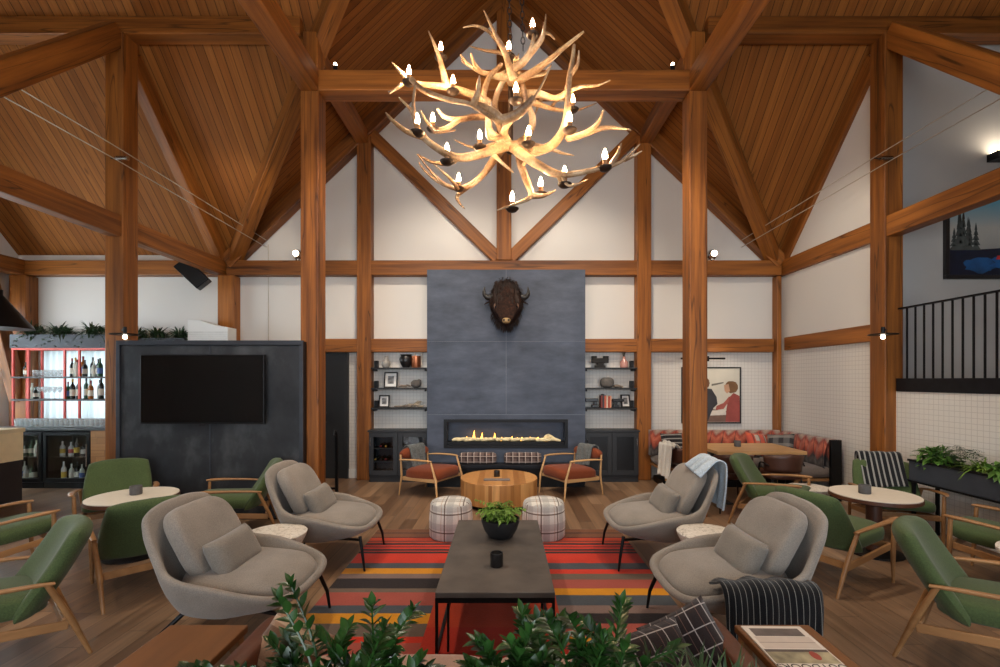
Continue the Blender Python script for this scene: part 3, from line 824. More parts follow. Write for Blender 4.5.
for k in range(9):
    a = rng.uniform(0, 2 * PI); r = rng.uniform(.03, .11); h = rng.uniform(.30, .44)
    m.tube(crs([(0, 0, .15), (r * .3 * math.cos(a), r * .3 * math.sin(a), h * .7), (r * math.cos(a), r * math.sin(a), h)], 3), [.004] * 6 + [.002], 5)
m.build('twigs', plain('twig', rgb(72, 62, 50), .8), t)
# anvil-like bookend, books
m = MB(); m.bb(-.06, .06, -.04, .04, 0, .05); m.bb(-.03, .03, -.03, .03, .05, .10); m.bb(-.17, .05, -.04, .04, .10, .16)
obj1(m, 'iron_bookend', cer_b, 'black iron anvil bookend at the outer side of the books', 'bookend', (px_x(595), YS, SHZ[2]), smooth=0, bevel=.008)
m = MB(); m.bb(-.05, .05, -.04, .04, 0, .05); m.bb(-.03, .03, -.03, .03, .05, .10); m.bb(-.05, .14, -.04, .04, .10, .15)
obj1(m, 'iron_bookend', cer_b, 'black iron anvil bookend between the books and the leaning photograph', 'bookend', (px_x(615.5), YS, SHZ[2]), smooth=0, bevel=.008)
bx = px_x(600)
for i, (c, w, h, nm_) in enumerate([((120, 52, 46), .03, .21, 'dark red'), ((58, 58, 66), .025, .23, 'charcoal'), ((190, 96, 74), .035, .20, 'salmon'), ((214, 196, 176), .022, .21, 'cream'), ((170, 70, 52), .03, .19, 'brick red'), ((206, 140, 110), .026, .20, 'peach')]):
    t = thing('book', f'{nm_} book standing between the iron bookends', 'book', (bx + w / 2, YS, SHZ[2]), 0, 'books between the iron bookends')
    m = MB(); m.bb(-w / 2, -w / 2 + .003, -.07, .07, 0, h); m.bb(w / 2 - .003, w / 2, -.07, .07, 0, h); m.bb(-w / 2, w / 2, -.073, -.07, 0, h); m.build('cover', plain('book_cover', rgb(*c), .6), t, smooth=0)
    m = MB(); m.bb(-w / 2 + .003, w / 2 - .003, -.068, .066, .003, h - .004); m.build('pages', wine_lbl, t, smooth=0)
    bx += w + .002
# small speakers at the shelf ends
for s, x in ((-1, -2.19), (1, 2.19)):
    for i, z in enumerate(SHZ):
        t = thing('shelf_speaker', f'tiny black box light at the outer end of the {nm[i]} shelf ' + ('above the wine cabinet' if s < 0 else 'above the panel-door cabinet'), 'lamp', (x, 7.9, z), 0, 'black box lights on the shelves')
        m = MB(); m.bb(-.03, .03, -.04, .04, 0, .12); m.build('case', M['black_metal'], t, smooth=0, bevel=.004)
        m = MB(); m.bb(-.02, .02, -.045, -.04, .02, .10); m.build('front', mesh_mat, t, smooth=0)

# ================================================================== steel partition and television
PY = 5.60; PX0, PX1, PZ = (117 - CX) * PY / F, (303.5 - CX) * PY / F, 2.18
t = thing('steel_partition', 'dark steel panelled partition carrying the television', 'partition', ((PX0 + PX1) / 2, PY, 0)); a = (PX1 - PX0) / 2
m = MB(); m.bb(-a + .02, a, .02, .085, 0, PZ - .01); m.build('core', M['black_metal'], t, smooth=0)
st2 = NT('patina_steel'); v_ = st2.coord()
pm = st2.set(Base_Color=st2.ramp(st2.noise(st2.scale(v_, (1, 1, .7)), 1.6, 6, .6), [(.3, rgb(30, 32, 36)), (.5, rgb(52, 54, 58)), (.72, rgb(98, 100, 102))]), Roughness=.45, Metallic=.35)
for s in (-1, 1):
    m = MB(); x0, x1 = (-a + .05, -.008) if s < 0 else (.008, a - .05)
    m.bb(x0, x1, 0, .02, .02, PZ - .06); m.build('panel', pm, t, smooth=0, bevel=.003)
m = MB(); m.bb(-a, a, -.02, .02, PZ - .055, PZ); m.bb(-a, -a + .045, -.02, .02, 0, PZ - .055); m.bb(a - .045, a, -.02, .02, 0, PZ - .055); m.bb(-.008, .008, -.008, .0, .02, PZ - .055)
m.build('edge_frame', M['grey_metal'], t, smooth=0, bevel=.003)
tx0, tx1, tz0, tz1 = [(140 - CX) * 5.5 / F, (264 - CX) * 5.5 / F, EYE - (424 - CY) * 5.5 / F, EYE - (354.5 - CY) * 5.5 / F]
t = thing('television', 'big switched-off black television on the steel partition', 'television', ((tx0 + tx1) / 2, 5.5, (tz0 + tz1) / 2)); a, b = (tx1 - tx0) / 2, (tz1 - tz0) / 2
m = MB(); m.bb(-a, a, 0, .045, -b, b); m.build('case', M['black_metal'], t, smooth=0, bevel=.006)
m = MB(); m.bb(-a + .012, a - .012, -.003, 0, -b + .02, b - .012); m.build('screen', plain('screen_black', rgb(7, 8, 10), .12, 0, 0), t, smooth=0)
m = MB(); m.bb(-.3, .3, .045, .098, -.25, .25); m.build('wall_mount', M['black_metal'], t, smooth=0)
m = MB(); m.bb(-.03, .03, -.003, .012, -b - .018, -b); m.build('sensor', M['dark_metal'], t, smooth=0)
# white louvred box on top of the partition
t = thing('white_cabinet', 'tall white ribbed cabinet showing its top over the steel partition', 'cabinet', (-4.83, 7.62, 0))
m = MB(); m.prism([(-.33, 0), (.33, 0), (.33, 2.56), (.10, 2.60), (-.14, 2.68), (-.33, 2.69)], -.12, .12); m.build('body', M['white_paint'], t, smooth=0, bevel=.006)
m = MB()
for k in range(12): m.bb(-.32, .32, -.126, -.12, 2.12 + k * .032, 2.135 + k * .032)
m.build('ribs', plain('rib_white', rgb(205, 203, 198), .6), t, smooth=0)

# ================================================================== bar
bar_top = plain('bar_stone', rgb(64, 64, 66), .35, 0, .15, 14)
CBX0, CBX1 = -8.02, -6.55; CBY = 7.2
t = thing('back_counter', 'dark stone counter under the bar shelves with a wood end panel', 'counter', (0, 0, 0))
m = MB(); m.bb(CBX0, -5.18, CBY - .02, 7.76, .91, .955); m.build('counter_top', bar_top, t, smooth=0, bevel=.004)
wp = wood('oak_panel', rgb(130, 88, 54), rgb(176, 126, 82), 0, .5, 8, .1, var=.2)
m = MB(); m.bb(-6.47, -5.2, CBY, 7.74, 0, .91); m.build('end_panel', planks('oak_boards', 2, 0, .1, .5, [rgb(134, 92, 56), rgb(176, 126, 80), rgb(154, 106, 66)], .5, .03, .3), t, smooth=0)
m = MB(); m.bb(CBX0, -6.47, 7.72, 7.74, 0, .91); m.build('back_panel', M['black_metal'], t, smooth=0)
def fridge(x0, x1, label):
    t = thing('bar_fridge', label, 'fridge', ((x0 + x1) / 2, CBY, 0), 0, 'glass door bar fridges'); a = (x1 - x0) / 2 - .004
    m = MB(); m.bb(-a, a, .02, .5, .0, .09); m.bb(-a, -a + .02, .04, .5, .09, .89); m.bb(a - .02, a, .04, .5, .09, .89); m.bb(-a, a, .04, .5, .86, .89); m.bb(-a + .02, a - .02, .48, .5, .09, .86)
    m.build('cabinet_body', M['black_metal'], t, smooth=0)
    m = MB(); m.bb(-a + .02, a - .02, .07, .48, .09, .1); m.bb(-a + .02, a - .02, .07, .48, .48, .49); m.build('rack', M['chrome'], t, smooth=0)
    m = MB(); e = .05
    m.bb(-a, -a + e, 0, .038, .1, .885); m.bb(a - e, a, 0, .038, .1, .885); m.bb(-a + e, a - e, 0, .038, .1, .16); m.bb(-a + e, a - e, 0, .038, .83, .885)
    d_ = m.build('door', M['black_metal'], t, smooth=0, bevel=.003)
    m = MB(); m.bb(-a + e, a - e, .016, .022, .16, .83); m.build('door_glass', M['pane'], d_, smooth=0)
    m = MB(); m.tube([(a - .025, -.035, .35), (a - .025, -.035, .7)], .008); m.cyl((a - .025, -.035, .37), (a - .025, 0, .37), .006); m.cyl((a - .025, -.035, .68), (a - .025, 0, .68), .006); m.build('door_handle', M['chrome'], d_)
    return t
fridge(-7.98, -7.235, 'glass door bar fridge nearer the bar end wall'); fridge(-7.225, -6.48, 'glass door bar fridge beside the oak end panel')
tg = NT('tumbler_glass'); _a = tg.n('ShaderNodeBsdfTransparent'); _b = tg.n('ShaderNodeBsdfDiffuse'); _c = tg.n('ShaderNodeMixShader'); _b.inputs[0].default_value = rgb(232, 236, 236); _c.inputs[0].default_value = .28
tg.t.links.new(_a.outputs[0], _c.inputs[1]); tg.t.links.new(_b.outputs[0], _c.inputs[2]); tg.t.links.new(_c.outputs[0], tg.out.inputs[0]); gl_cl = tg.m
liq = [plain('amber_spirit', rgb(150, 84, 28), .1, 0, .05), plain('gin_green', rgb(40, 74, 50), .1, 0, .05), gdark, plain('pale_spirit', rgb(206, 206, 190), .12, 0, .05), plain('white_bottle', rgb(214, 214, 214), .3, 0, .05)]
lmats = [wine_lbl, plain('label_blue', rgb(60, 92, 150), .6), plain('label_yellow', rgb(206, 170, 60), .6), plain('label_red', rgb(170, 54, 48), .6)]
rng = random.Random(21); cn = ['amber', 'green glass', 'dark glass', 'pale', 'white']
for fx, zz, n in ((-7.6, .1, 7), (-7.6, .49, 5), (-6.85, .1, 7), (-6.85, .49, 5)):
    for i in range(n):
        q = rng.choice((1, 2, 2, 3, 4))
        h = rng.uniform(.2, .3)
        bottle('fridge_bottle', (fx - .26 + i * .52 / (n - 1), 7.36 + rng.uniform(-.03, .1), zz), h, .034, liq[q], 'chilled bottle standing behind the glass of ' + ('the bar fridge nearer the end wall' if fx < -7 else 'the bar fridge beside the oak panel'), 'bottles in the bar fridges', True, None, lmat=lmats[rng.choice((0, 0, 0, 1, 2, 3))])
# red framed bar shelf
red = plain('red_metal', rgb(186, 44, 18), .4, .1, .06)
RX0, RX1, RY0, RY1 = -8.02, -5.20, 7.50, 7.72
bs = thing('bar_shelf_unit', 'open bar shelf with a red metal frame standing on the back counter', 'shelf', (0, 0, .955))
ZT = 2.19 - .955
xs = [RX0 + .02, RX0 + .40 - .13, RX0 + .86, RX0 + 1.10, RX0 + 1.86, RX1 - .02]
for x in xs:
    for y in ((RY0, RY1) if x in (xs[0], xs[1], xs[-1]) else (RY0,)):
        m = MB(); m.bb(x - .014, x + .014, y - .014, y + .014, 0, ZT); m.build('upright', red, bs, smooth=0)
m = MB(); m.bb(RX0, RX1, RY0 - .014, RY0 + .014, ZT, ZT + .03); m.bb(RX0, RX1, RY1 - .014, RY1 + .014, ZT, ZT + .03); m.build('top_rail', red, bs, smooth=0)
BZ = [1.7 - (376.5 - CY) * 7.5 / F, 1.7 - (399 - CY) * 7.5 / F]
for z in BZ:
    m = MB(); m.bb(RX0, RX1, RY0 - .02, RY1 + .02, z - .955 - .03, z - .955); m.build('shelf_board', plain('shelf_brown', rgb(46, 30, 26), .5), bs, smooth=0, bevel=.002)
pm_x = lambda px, d=7.6: (px - CX) * d / F
def place_row(xs_, z, hs, group, nm_, dy=0):
    for x, h in zip(xs_, hs):
        q = rng.choice((0, 1, 2, 2, 2, 2, 3)); r = rng.uniform(.030, .040)
        bottle('spirit_bottle', (x, 7.60 + rng.uniform(-.05, .05) + dy, z), h, r, liq[q], f'{cn[q]} bottle on the {nm_} bar shelf', group, True, foils[rng.randrange(3)] if rng.random() < .6 else None, lmat=lmats[rng.choice((0, 0, 0, 0, 0, 1, 2))])
place_row([pm_x(70 + k * 4.1) for k in range(9)], BZ[0], [rng.uniform(.26, .34) for _ in range(9)], 'bottles on the upper bar shelf', 'upper')
place_row([pm_x(70.5 + k * 4.6) for k in range(8)], BZ[1], [rng.uniform(.28, .36) for _ in range(8)], 'bottles on the lower bar shelf', 'lower')
place_row([pm_x(32), pm_x(36)], BZ[1], [.26, .2], 'bottles on the lower bar shelf', 'lower')
place_row([pm_x(25), pm_x(28.5)], BZ[0], [.24, .21], 'bottles on the upper bar shelf', 'upper')
def tumbler(loc, r, h, label, group, stem=False):
    m = MB()
    if stem: m.lathe([(0, 0), (r * .8, .002), (r * .1, .01), (r * .09, h * .45), (r * .7, h * .6), (r, h * .8), (r * .8, h), (r * .77, h), (r * .95, h * .8), (0, h * .52)], seg=14)
    else: m.lathe([(0, 0), (r * .85, 0), (r, h), (r * .94, h), (r * .8, .012), (0, .012)], seg=14)
    tag(m.build('drinking_glass', gl_cl, loc=loc, smooth=50), label, 'glass', group)
for k in range(8): tumbler((pm_x(35 + k * 4.0), 7.60, BZ[0]), .033, .11, 'clear tumbler on the upper bar shelf', 'tumblers on the upper bar shelf')
for k in range(5): tumbler((pm_x(41 + k * 5.0), 7.58, BZ[1]), .036, .20, 'stemmed wine glass on the lower bar shelf', 'wine glasses on the lower bar shelf', True)
for r_, y in enumerate((7.30, 7.385)):
    for k in range(18): tumbler((pm_x(17 + k * 5.0 + r_ * 2.3, y), y, .955), .035, .13, 'upturned clear tumbler on the back counter under the bar shelves', 'tumblers on the back counter')
# planters on the shelf unit
pl_box = plain('planter_grey', rgb(44, 47, 54), .6, .1, .08)
leafA = plain('leaf_dark_green', rgb(42, 66, 34), .45, 0, .35, 6); leafB = plain('leaf_bright_green', rgb(104, 138, 46), .5, 0, .3, 6); leafC = plain('leaf_glossy_green', rgb(38, 70, 27), .3, 0, .55, 9); leafD = plain('leaf_grass_green', rgb(78, 116, 44), .5, 0, .35, 6)
soil = plain('soil', rgb(40, 30, 24), .95, 0, .3, 30, .4)
def rect_planter(name, label, x0, x1, y0, y1, z, h, seed, mat=None, loc=None, rz=0):
    t = thing(name, label, 'planter', loc or ((x0 + x1) / 2, (y0 + y1) / 2, z), rz); a, b = (x1 - x0) / 2, (y1 - y0) / 2
    m = MB(); m.bb(-a, a, -b, -b + .015, 0, h); m.bb(-a, a, b - .015, b, 0, h); m.bb(-a, -a + .015, -b + .015, b - .015, 0, h); m.bb(a - .015, a, -b + .015, b - .015, 0, h); m.bb(-a + .015, a - .015, -b + .015, b - .015, 0, .015)
    m.build('box', mat or pl_box, t, smooth=0, bevel=.003)
    m = MB(); m.bb(-a + .015, a - .015, -b + .015, b - .015, .015, h - .02); m.build('soil', soil, t, smooth=0)
    return t, a, b
def spiky(m, c, n, L, w, rng, up=.9, droop=.6):
    for k in range(n):
        a = rng.uniform(0, 2 * PI); e = rng.uniform(.25, 1.0)
        m.leaf(c, (math.cos(a) * e, math.sin(a) * e, up * rng.uniform(.5, 1.2)), L * rng.uniform(.6, 1.1), w, droop * rng.uniform(.5, 1.3), seg=4)
def trailing(m, c, n, L, rng):
    for k in range(n):
        a = rng.uniform(0, 2 * PI); p = Vector(c)
        d = Vector((math.cos(a) * .6, -abs(math.sin(a)) * .8, .3))
        for j in range(6):
            p = p + d * (L / 6); d = d + Vector((rng.uniform(-.1, .1), 0, -.32))
            m.leaf(p, (rng.uniform(-1, 1), rng.uniform(-1, .3), rng.uniform(-.4, .6)), .055, .032, .3, seg=2)
def bushy(m, c, R, n, L, w, rng, flat=.8):
    for k in range(n):
        a = rng.uniform(0, 2 * PI); e = rng.uniform(0, PI / 2); r = R * rng.uniform(.35, 1.0)
        d = Vector((math.cos(a) * math.cos(e), math.sin(a) * math.cos(e), math.sin(e) * flat))
        m.leaf(Vector(c) + d * r * .8, d + Vector([rng.uniform(-.6, .6) for _ in range(3)]), L * rng.uniform(.6, 1.2), w, rng.uniform(.1, .8), seg=3)
rng = random.Random(31)
t, a, b = rect_planter('planter_box', 'grey planter box of trailing greenery on top of the bar shelves', RX0 - .02, -6.16, 7.48, 7.70, 2.222, .22, 1)
for x in (-.72, -.25, .30, .72):
    m = MB(); spiky(m, (x, 0, .20), 90, .46, .026, rng, 1.2, .7); bushy(m, (x + .15, 0, .2), .2, 90, .09, .04, rng); trailing(m, (x + .1, -.06, .2), 7, .34, rng); m.build('foliage', leafA, t, smooth=60)
t, a, b = rect_planter('planter_box', 'grey planter box of spiky greenery behind the steel partition top', -6.14, -5.2, 7.48, 7.70, 2.222, .16, 2)
for x in (-.38, -.05, .32):
    m = MB(); spiky(m, (x, 0, .14), 90, .46, .026, rng, 1.2, .7); bushy(m, (x + .1, 0, .12), .18, 80, .09, .04, rng); m.build('foliage', leafA, t, smooth=60)
# front bar counter at the picture edge
t = thing('bar_counter', 'bar counter with a cream front over a dark base at the room edge', 'counter', (-6.95, 4.9, 0))
m = MB(); m.bb(-.30, .30, -1.5, 1.45, 0, .60); m.build('base', plain('bar_base', rgb(44, 40, 40), .6), t, smooth=0, bevel=.004)
m = MB(); m.bb(-.305, .305, -1.51, 1.46, .60, .985); m.build('front_panel', plain('cream_panel', rgb(238, 216, 172), .5, 0, .05), t, smooth=0, bevel=.004)
m = MB(); m.bb(-.32, .32, -1.52, 1.475, .985, 1.04); m.build('counter_top', plain('bar_top_cream', rgb(226, 206, 166), .4, 0, .06), t, smooth=0, bevel=.005)
t = thing('bar_pendant', 'black conical pendant lamp with gold lining over the bar counter', 'pendant lamp', (-6.06, 5.5, 2.32))
m = MB(); m.lathe([(.33, 0), (.05, .40), (.05, .46), (0, .46)], seg=36); m.build('shade', M['black_metal'], t, smooth=60)
m = MB(); m.lathe([(.325, .002), (.045, .39), (0, .39)], seg=36); m.build('gold_lining', plain('gold_lining', rgb(206, 150, 70), .35, .6, .05), t, smooth=60)
m = MB(); m.blob((0, 0, .2), (.045, .045, .06), nu=14, nv=10); m.build('bulb', M['bulb_white'], t, smooth=80)
m = MB(); m.cyl((0, 0, .46), (0, 0, 4.1), .006, seg=6); m.build('cord', M['black_metal'], t)
# stacked menus on the bar counter
m = MB(); m.bb(-.12, .12, -.08, .08, 0, .03); m.bb(-.10, .11, -.07, .07, .03, .045)
obj1(m, 'menu_stack', cer_b, 'flat stack of black menus on the bar counter', 'menu', (-6.98, 6.1, 1.04), smooth=0)

# ================================================================== small fixtures and wires
for s in (-1, 1):
    w = 'bar side' if s < 0 else 'banquette side'
    t = thing('post_light', f'small black disc light on the tall truss post, {w}', 'wall light', (s * 4.63, 5.62, 2.25), 0, 'disc lights on the truss posts')
    m = MB(); m.lathe([(0, 0), (.15, 0), (.155, .006), (.15, .012), (0, .014)], seg=28); m.build('disc', M['black_metal'], t, smooth=50)
    m = MB(); m.cyl((0, 0, .01), (0, 0, .10), .02); m.build('stem', M['black_metal'], t)
    m = MB(); m.bar((0, 0, .07), (s * .10, .08, .07), .02, .02); m.build('arm', M['black_metal'], t, smooth=0)
    m = MB(); m.blob((0, 0, -.025), (.024, .024, .026), nu=14, nv=8); m.build('bulb', M['bulb_white'], t, smooth=80)
    t = thing('beam_spot', f'tiny bare spot bulb on top of the tie beam, {w}', 'spotlight', (s * 2.12, 5.78, 5.55), 0, 'bare bulbs on the tie beam')
    m = MB(); m.cyl((0, 0, 0), (0, 0, .09), .022, .03); m.build('holder', M['black_metal'], t)
    m = MB(); m.blob((0, 0, .112), (.022, .022, .026), nu=14, nv=8); m.build('bulb', M['bulb_white'], t, smooth=80)
    t = thing('post_spot', f'small silver spotlight fixed at the cable on the truss post, {w}', 'spotlight', (s * 4.70, 5.66, 4.43), 0, 'silver spotlights at the cables')
    m = MB(); m.cyl((-.07, 0, 0), (.07, 0, 0), .026, seg=12); m.build('barrel', M['chrome'], t)
    m = MB(); m.bar((-.14, 0, .0), (.02, .04, .0), .01, .01); m.build('bracket', M['black_metal'], t, smooth=0)
    gx = (297.5 if s < 0 else 712.5)
    p = at(gx, 256, 7.82)
    t = thing('globe_light', f'small silver globe light on the long wall beam, {w}', 'spotlight', (p.x, 7.84, 3.735), 0, 'silver globe lights on the wall beam')
    m = MB(); m.blob((0, 0, .10), (.085, .085, .085), nu=20, nv=12); m.build('globe', M['chrome'], t, smooth=80)
    m = MB(); m.cyl((0, 0, 0), (0, 0, .03), .04); m.build('foot', M['chrome'], t)
    m = MB(); m.lathe([(.03, 0), (.05, .002), (.05, .01), (0, .01)], seg=16, M=Matrix.Rotation(PI / 2, 4, 'X'), c=(-s * .0, -.083, .10)); m.build('lens', M['bulb_white'], t)
    for k, (za, zb, dx) in enumerate(((4.66, 4.10, 0), (4.54, 3.98, .10))):
        m = MB(); m.tube([(s * (4.92 + dx), 4.05, za), (s * (4.60 + dx * .6), 5.57, (za * .62 + zb * .38) + .02), (s * 4.08, 7.9, zb)], .006, 6)
        tag(m.build('cable', plain('cable_steel', rgb(188, 176, 158), .4, .5, .02)), f'{"upper" if k == 0 else "lower"} thin steel cable strung past the truss post, {w}', 'cable', 'steel cables strung to the gable wall')
m = MB(); m.tube([(-4.08, 7.965, 4.05), (-4.08, 7.965, 3.74)], .006, 6); m.tube([(-4.08, 7.965, 3.48), (-4.08, 7.965, 2.3)], .006, 6)
tag(m.build('cable', bpy.data.materials['cable_steel']), 'thin vertical wire down the white wall beside the corner post', 'cable')
# speaker under the beam
t = thing('hanging_speaker', 'black loudspeaker tilted under the beam above the steel partition', 'loudspeaker', (-5.02, 7.38, 3.50))
Rm = Matrix.Translation((0, 0, -.08)) @ Matrix.Rotation(math.radians(44), 4, 'Y') @ Matrix.Rotation(math.radians(-14), 4, 'X') @ Matrix.Rotation(math.radians(15), 4, 'Z')
m = MB(); m.prism([(-.23, -.12), (.23, -.12), (.23, .12), (-.23, .12)], 0, .22); m.build('cabinet', M['black_metal'], t, M=Rm, smooth=0, bevel=.01)
m = MB(); m.bb(-.21, .21, -.012, 0, -.10, .10); m.build('grille', plain('grille', rgb(20, 20, 21), .7, .2, .2, 80), t, M=Rm, smooth=0)
m = MB(); m.bar((0, .1, .0), (.0, .28, .1), .04, .02); m.build('bracket', M['black_metal'], t, smooth=0)

# ================================================================== pictures
def flat(m, pts, y): m.face([m.bm.verts.new((x, y, z)) for x, z in pts]); return m
def blobpts(cx, cz, rx, rz_, n=22, wob=.06, seed=0):
    r = random.Random(seed); return [(cx + rx * (1 + r.uniform(-wob, wob)) * math.cos(2 * PI * k / n), cz + rz_ * (1 + r.uniform(-wob, wob)) * math.sin(2 * PI * k / n)) for k in range(n)]
ax0, ax1 = (682 - CX) * 7.95 / F, (741.5 - CX) * 7.95 / F; az0, az1 = EYE - (423.5 - CY) * 7.95 / F, EYE - (367 - CY) * 7.95 / F
aw, ah = ax1 - ax0, az1 - az0
t = thing('framed_picture', 'black framed picture of a person in a rose jacket on the tiled wall', 'picture', ((ax0 + ax1) / 2, 7.955, (az0 + az1) / 2))
def picframe(t, w, h, fw, dep):
    m = MB(); a, b = w / 2, h / 2
    m.bb(-a, a, 0, dep, b - fw, b); m.bb(-a, a, 0, dep, -b, -b + fw); m.bb(-a, -a + fw, 0, dep, -b + fw, b - fw); m.bb(a - fw, a, 0, dep, -b + fw, b - fw)
    m.build('frame', cer_b, t, smooth=0, bevel=.003)
picframe(t, aw, ah, .022, .04)
m = MB(); m.bb(-aw / 2 + .02, aw / 2 - .02, .014, .03, -ah / 2 + .02, ah / 2 - .02); m.build('print', plain('print_paper', rgb(214, 208, 192), .5, 0, .08, 3), t, smooth=0)
X = lambda px: (px - (682 + 741.5) / 2) * 7.95 / F
Z = lambda py: -(py - (367 + 423.5) / 2) * 7.95 / F
def shape(nm_, pts, c, y): m = MB(); flat(m, pts, y); m.build(nm_, plain('print_' + nm_, rgb(*c), .6, 0, .15, 8), t, smooth=0)
P_ = lambda L: [(X(a), Z(b)) for a, b in L]
shape('ground', P_([(683.5, 410), (690, 411), (712, 409), (725, 411), (740, 412), (740, 422), (683.5, 422)]), (120, 92, 80), .0125)
shape('table', P_([(700, 411), (726, 410), (727, 415), (700, 416)]), (224, 216, 204), .0120)
shape('dark_jacket', P_([(700, 424 - 2), (699, 395), (704, 388), (712, 389), (717, 397), (718, 404), (714, 408), (712, 412), (708, 422)]), (58, 56, 60), .0115)
shape('far_head', blobpts(X(706), Z(383), .07, .09, seed=2), (120, 84, 58), .0110)
shape('rose_jacket', P_([(726, 422), (727, 408), (729, 398), (734, 393), (740, 396), (740.5, 422)]), (158, 76, 68), .0115)
shape('sleeve', P_([(729, 402), (724, 409), (716, 410), (717, 406), (724, 403), (730, 396)]), (172, 92, 80), .0105)
shape('hair', blobpts(X(732), Z(387), .115, .105, seed=4), (122, 88, 56), .0108)
shape('face', P_([(724.5, 385), (729, 384), (730.5, 391), (727.5, 393.5), (725, 391)]), (196, 152, 122), .0102)
shape('far_ridge', P_([(712, 384), (718, 383), (724, 382), (724, 383.2), (717, 385), (712, 386)]), (120, 116, 104), .0122)
pt = thing('picture_light', 'black picture lamp above the framed picture', 'wall light', ((700 - CX) * 7.9 / F, 8.0, EYE + (380 - 358.5) * 7.85 / F))
m = MB(); m.bb(-.06, .16, -.10, 0, -.045, .045); m.build('mount', M['black_metal'], pt, smooth=0, bevel=.004)
m = MB(); m.cyl((-.35, -.16, 0), (.40, -.16, 0), .016); m.cyl((.05, -.16, 0), (.05, -.09, 0), .012); m.build('lamp_bar', M['black_metal'], pt)
# landing picture
lx0, lz0 = (945 - CX) * 5.92 / F, EYE + (380 - 279) * 5.92 / F
lw, lh = 1.75, 1.10
t = thing('landing_picture', 'big dark framed picture of misty forest over blue water above the landing', 'picture', (lx0 + lw / 2, 5.905, lz0 + lh / 2))
picframe(t, lw, lh, .05, .045)
m = MB(); m.bb(-lw / 2 + .04, lw / 2 - .04, .012, .03, -lh / 2 + .04, lh / 2 - .04)
mist = NT('print_mist'); o_ = mist.sep(mist.coord()); mist.set(Base_Color=mist.ramp(mist.math('MULTIPLY_ADD', o_[2], .7, .64), [(.0, rgb(16, 24, 44)), (.42, rgb(40, 48, 60)), (.5, rgb(150, 150, 146)), (.72, rgb(186, 186, 178)), (.95, rgb(110, 180, 204))]), Roughness=.35)
m.build('print', mist.m, t, smooth=0)
a, b = -lw / 2 + .05, -lh / 2 + .05
def shape2(nm_, pts, c, y, rough=.5, var=.4, sc=5): m = MB(); flat(m, pts, y); m.build(nm_, plain('forest_' + nm_, rgb(*c), rough, 0, var, sc), t, smooth=0)
shape2('lake', [(a, b), (a + lw - .1, b), (a + lw - .1, b + .36), (a + .9, b + .36), (a + .4, b + .33), (a, b + .33)], (12, 22, 46), .011)
shape2('blue_water', blobpts(a + .40, b + .13, .22, .10, seed=9, wob=.2), (18, 76, 128), .010)
shape2('blue_glow', blobpts(a + .85, b + .16, .3, .13, seed=10, wob=.2), (22, 88, 150), .0098)
shape2('red_canoe', [(a + .60, b + .20), (a + .85, b + .20), (a + .80, b + .25), (a + .62, b + .25)], (190, 40, 34), .0092)
rng = random.Random(2); pine_ink = plain('pine_ink', rgb(70, 76, 74), .5, 0, .3, 6)
for k in range(16):
    m = MB()
    x = a + rng.choice([rng.uniform(.0, .36), rng.uniform(.0, .3), rng.uniform(.75, 1.5)]); h = rng.uniform(.25, .55) if x < a + .4 else rng.uniform(.12, .3); zb = b + .32
    for j in range(5):
        w = .07 * (1 - j / 5.5); z0 = zb + h * j / 5.5
        flat(m, [(x - w, z0), (x + w, z0), (x, z0 + h / 3.6)], .0108 - k * .00003)
    m.build('pine', pine_ink, t, smooth=0)

pt = thing('landing_lamp', 'small black lamp throwing light on the landing wall over the picture', 'wall light', (6.30, 5.95, 4.56))
m = MB(); m.bb(-.06, .2, -.14, 0, -.05, .05); m.build('body', M['black_metal'], pt, smooth=0, bevel=.005)
m = MB(); m.bb(-.05, .19, -.13, -.03, .05, .056); m.build('lens', M['bulb_white'], pt, smooth=0)
# black metal rail frame between the post and the door
t = thing('metal_stand', 'black metal coat rail frame standing beside the orange post near the door', 'stand', (-2.63, 6.9, 0))
for x in (-.1, .12):
    m = MB(); m.bb(x - .02, x + .02, -.02, .02, 0, .86); m.build('upright', M['black_metal'], t, smooth=0, bevel=.003)
    m = MB(); m.tube(crs([(x, 0, .84), (x, -.02, .92), (x, -.07, .94), (x, -.10, .89)], 4), .014, 8); m.build('hook', M['black_metal'], t)
m = MB(); m.bb(-.08, .10, -.015, .015, .06, .09); m.build('lower_rail', M['black_metal'], t, smooth=0)
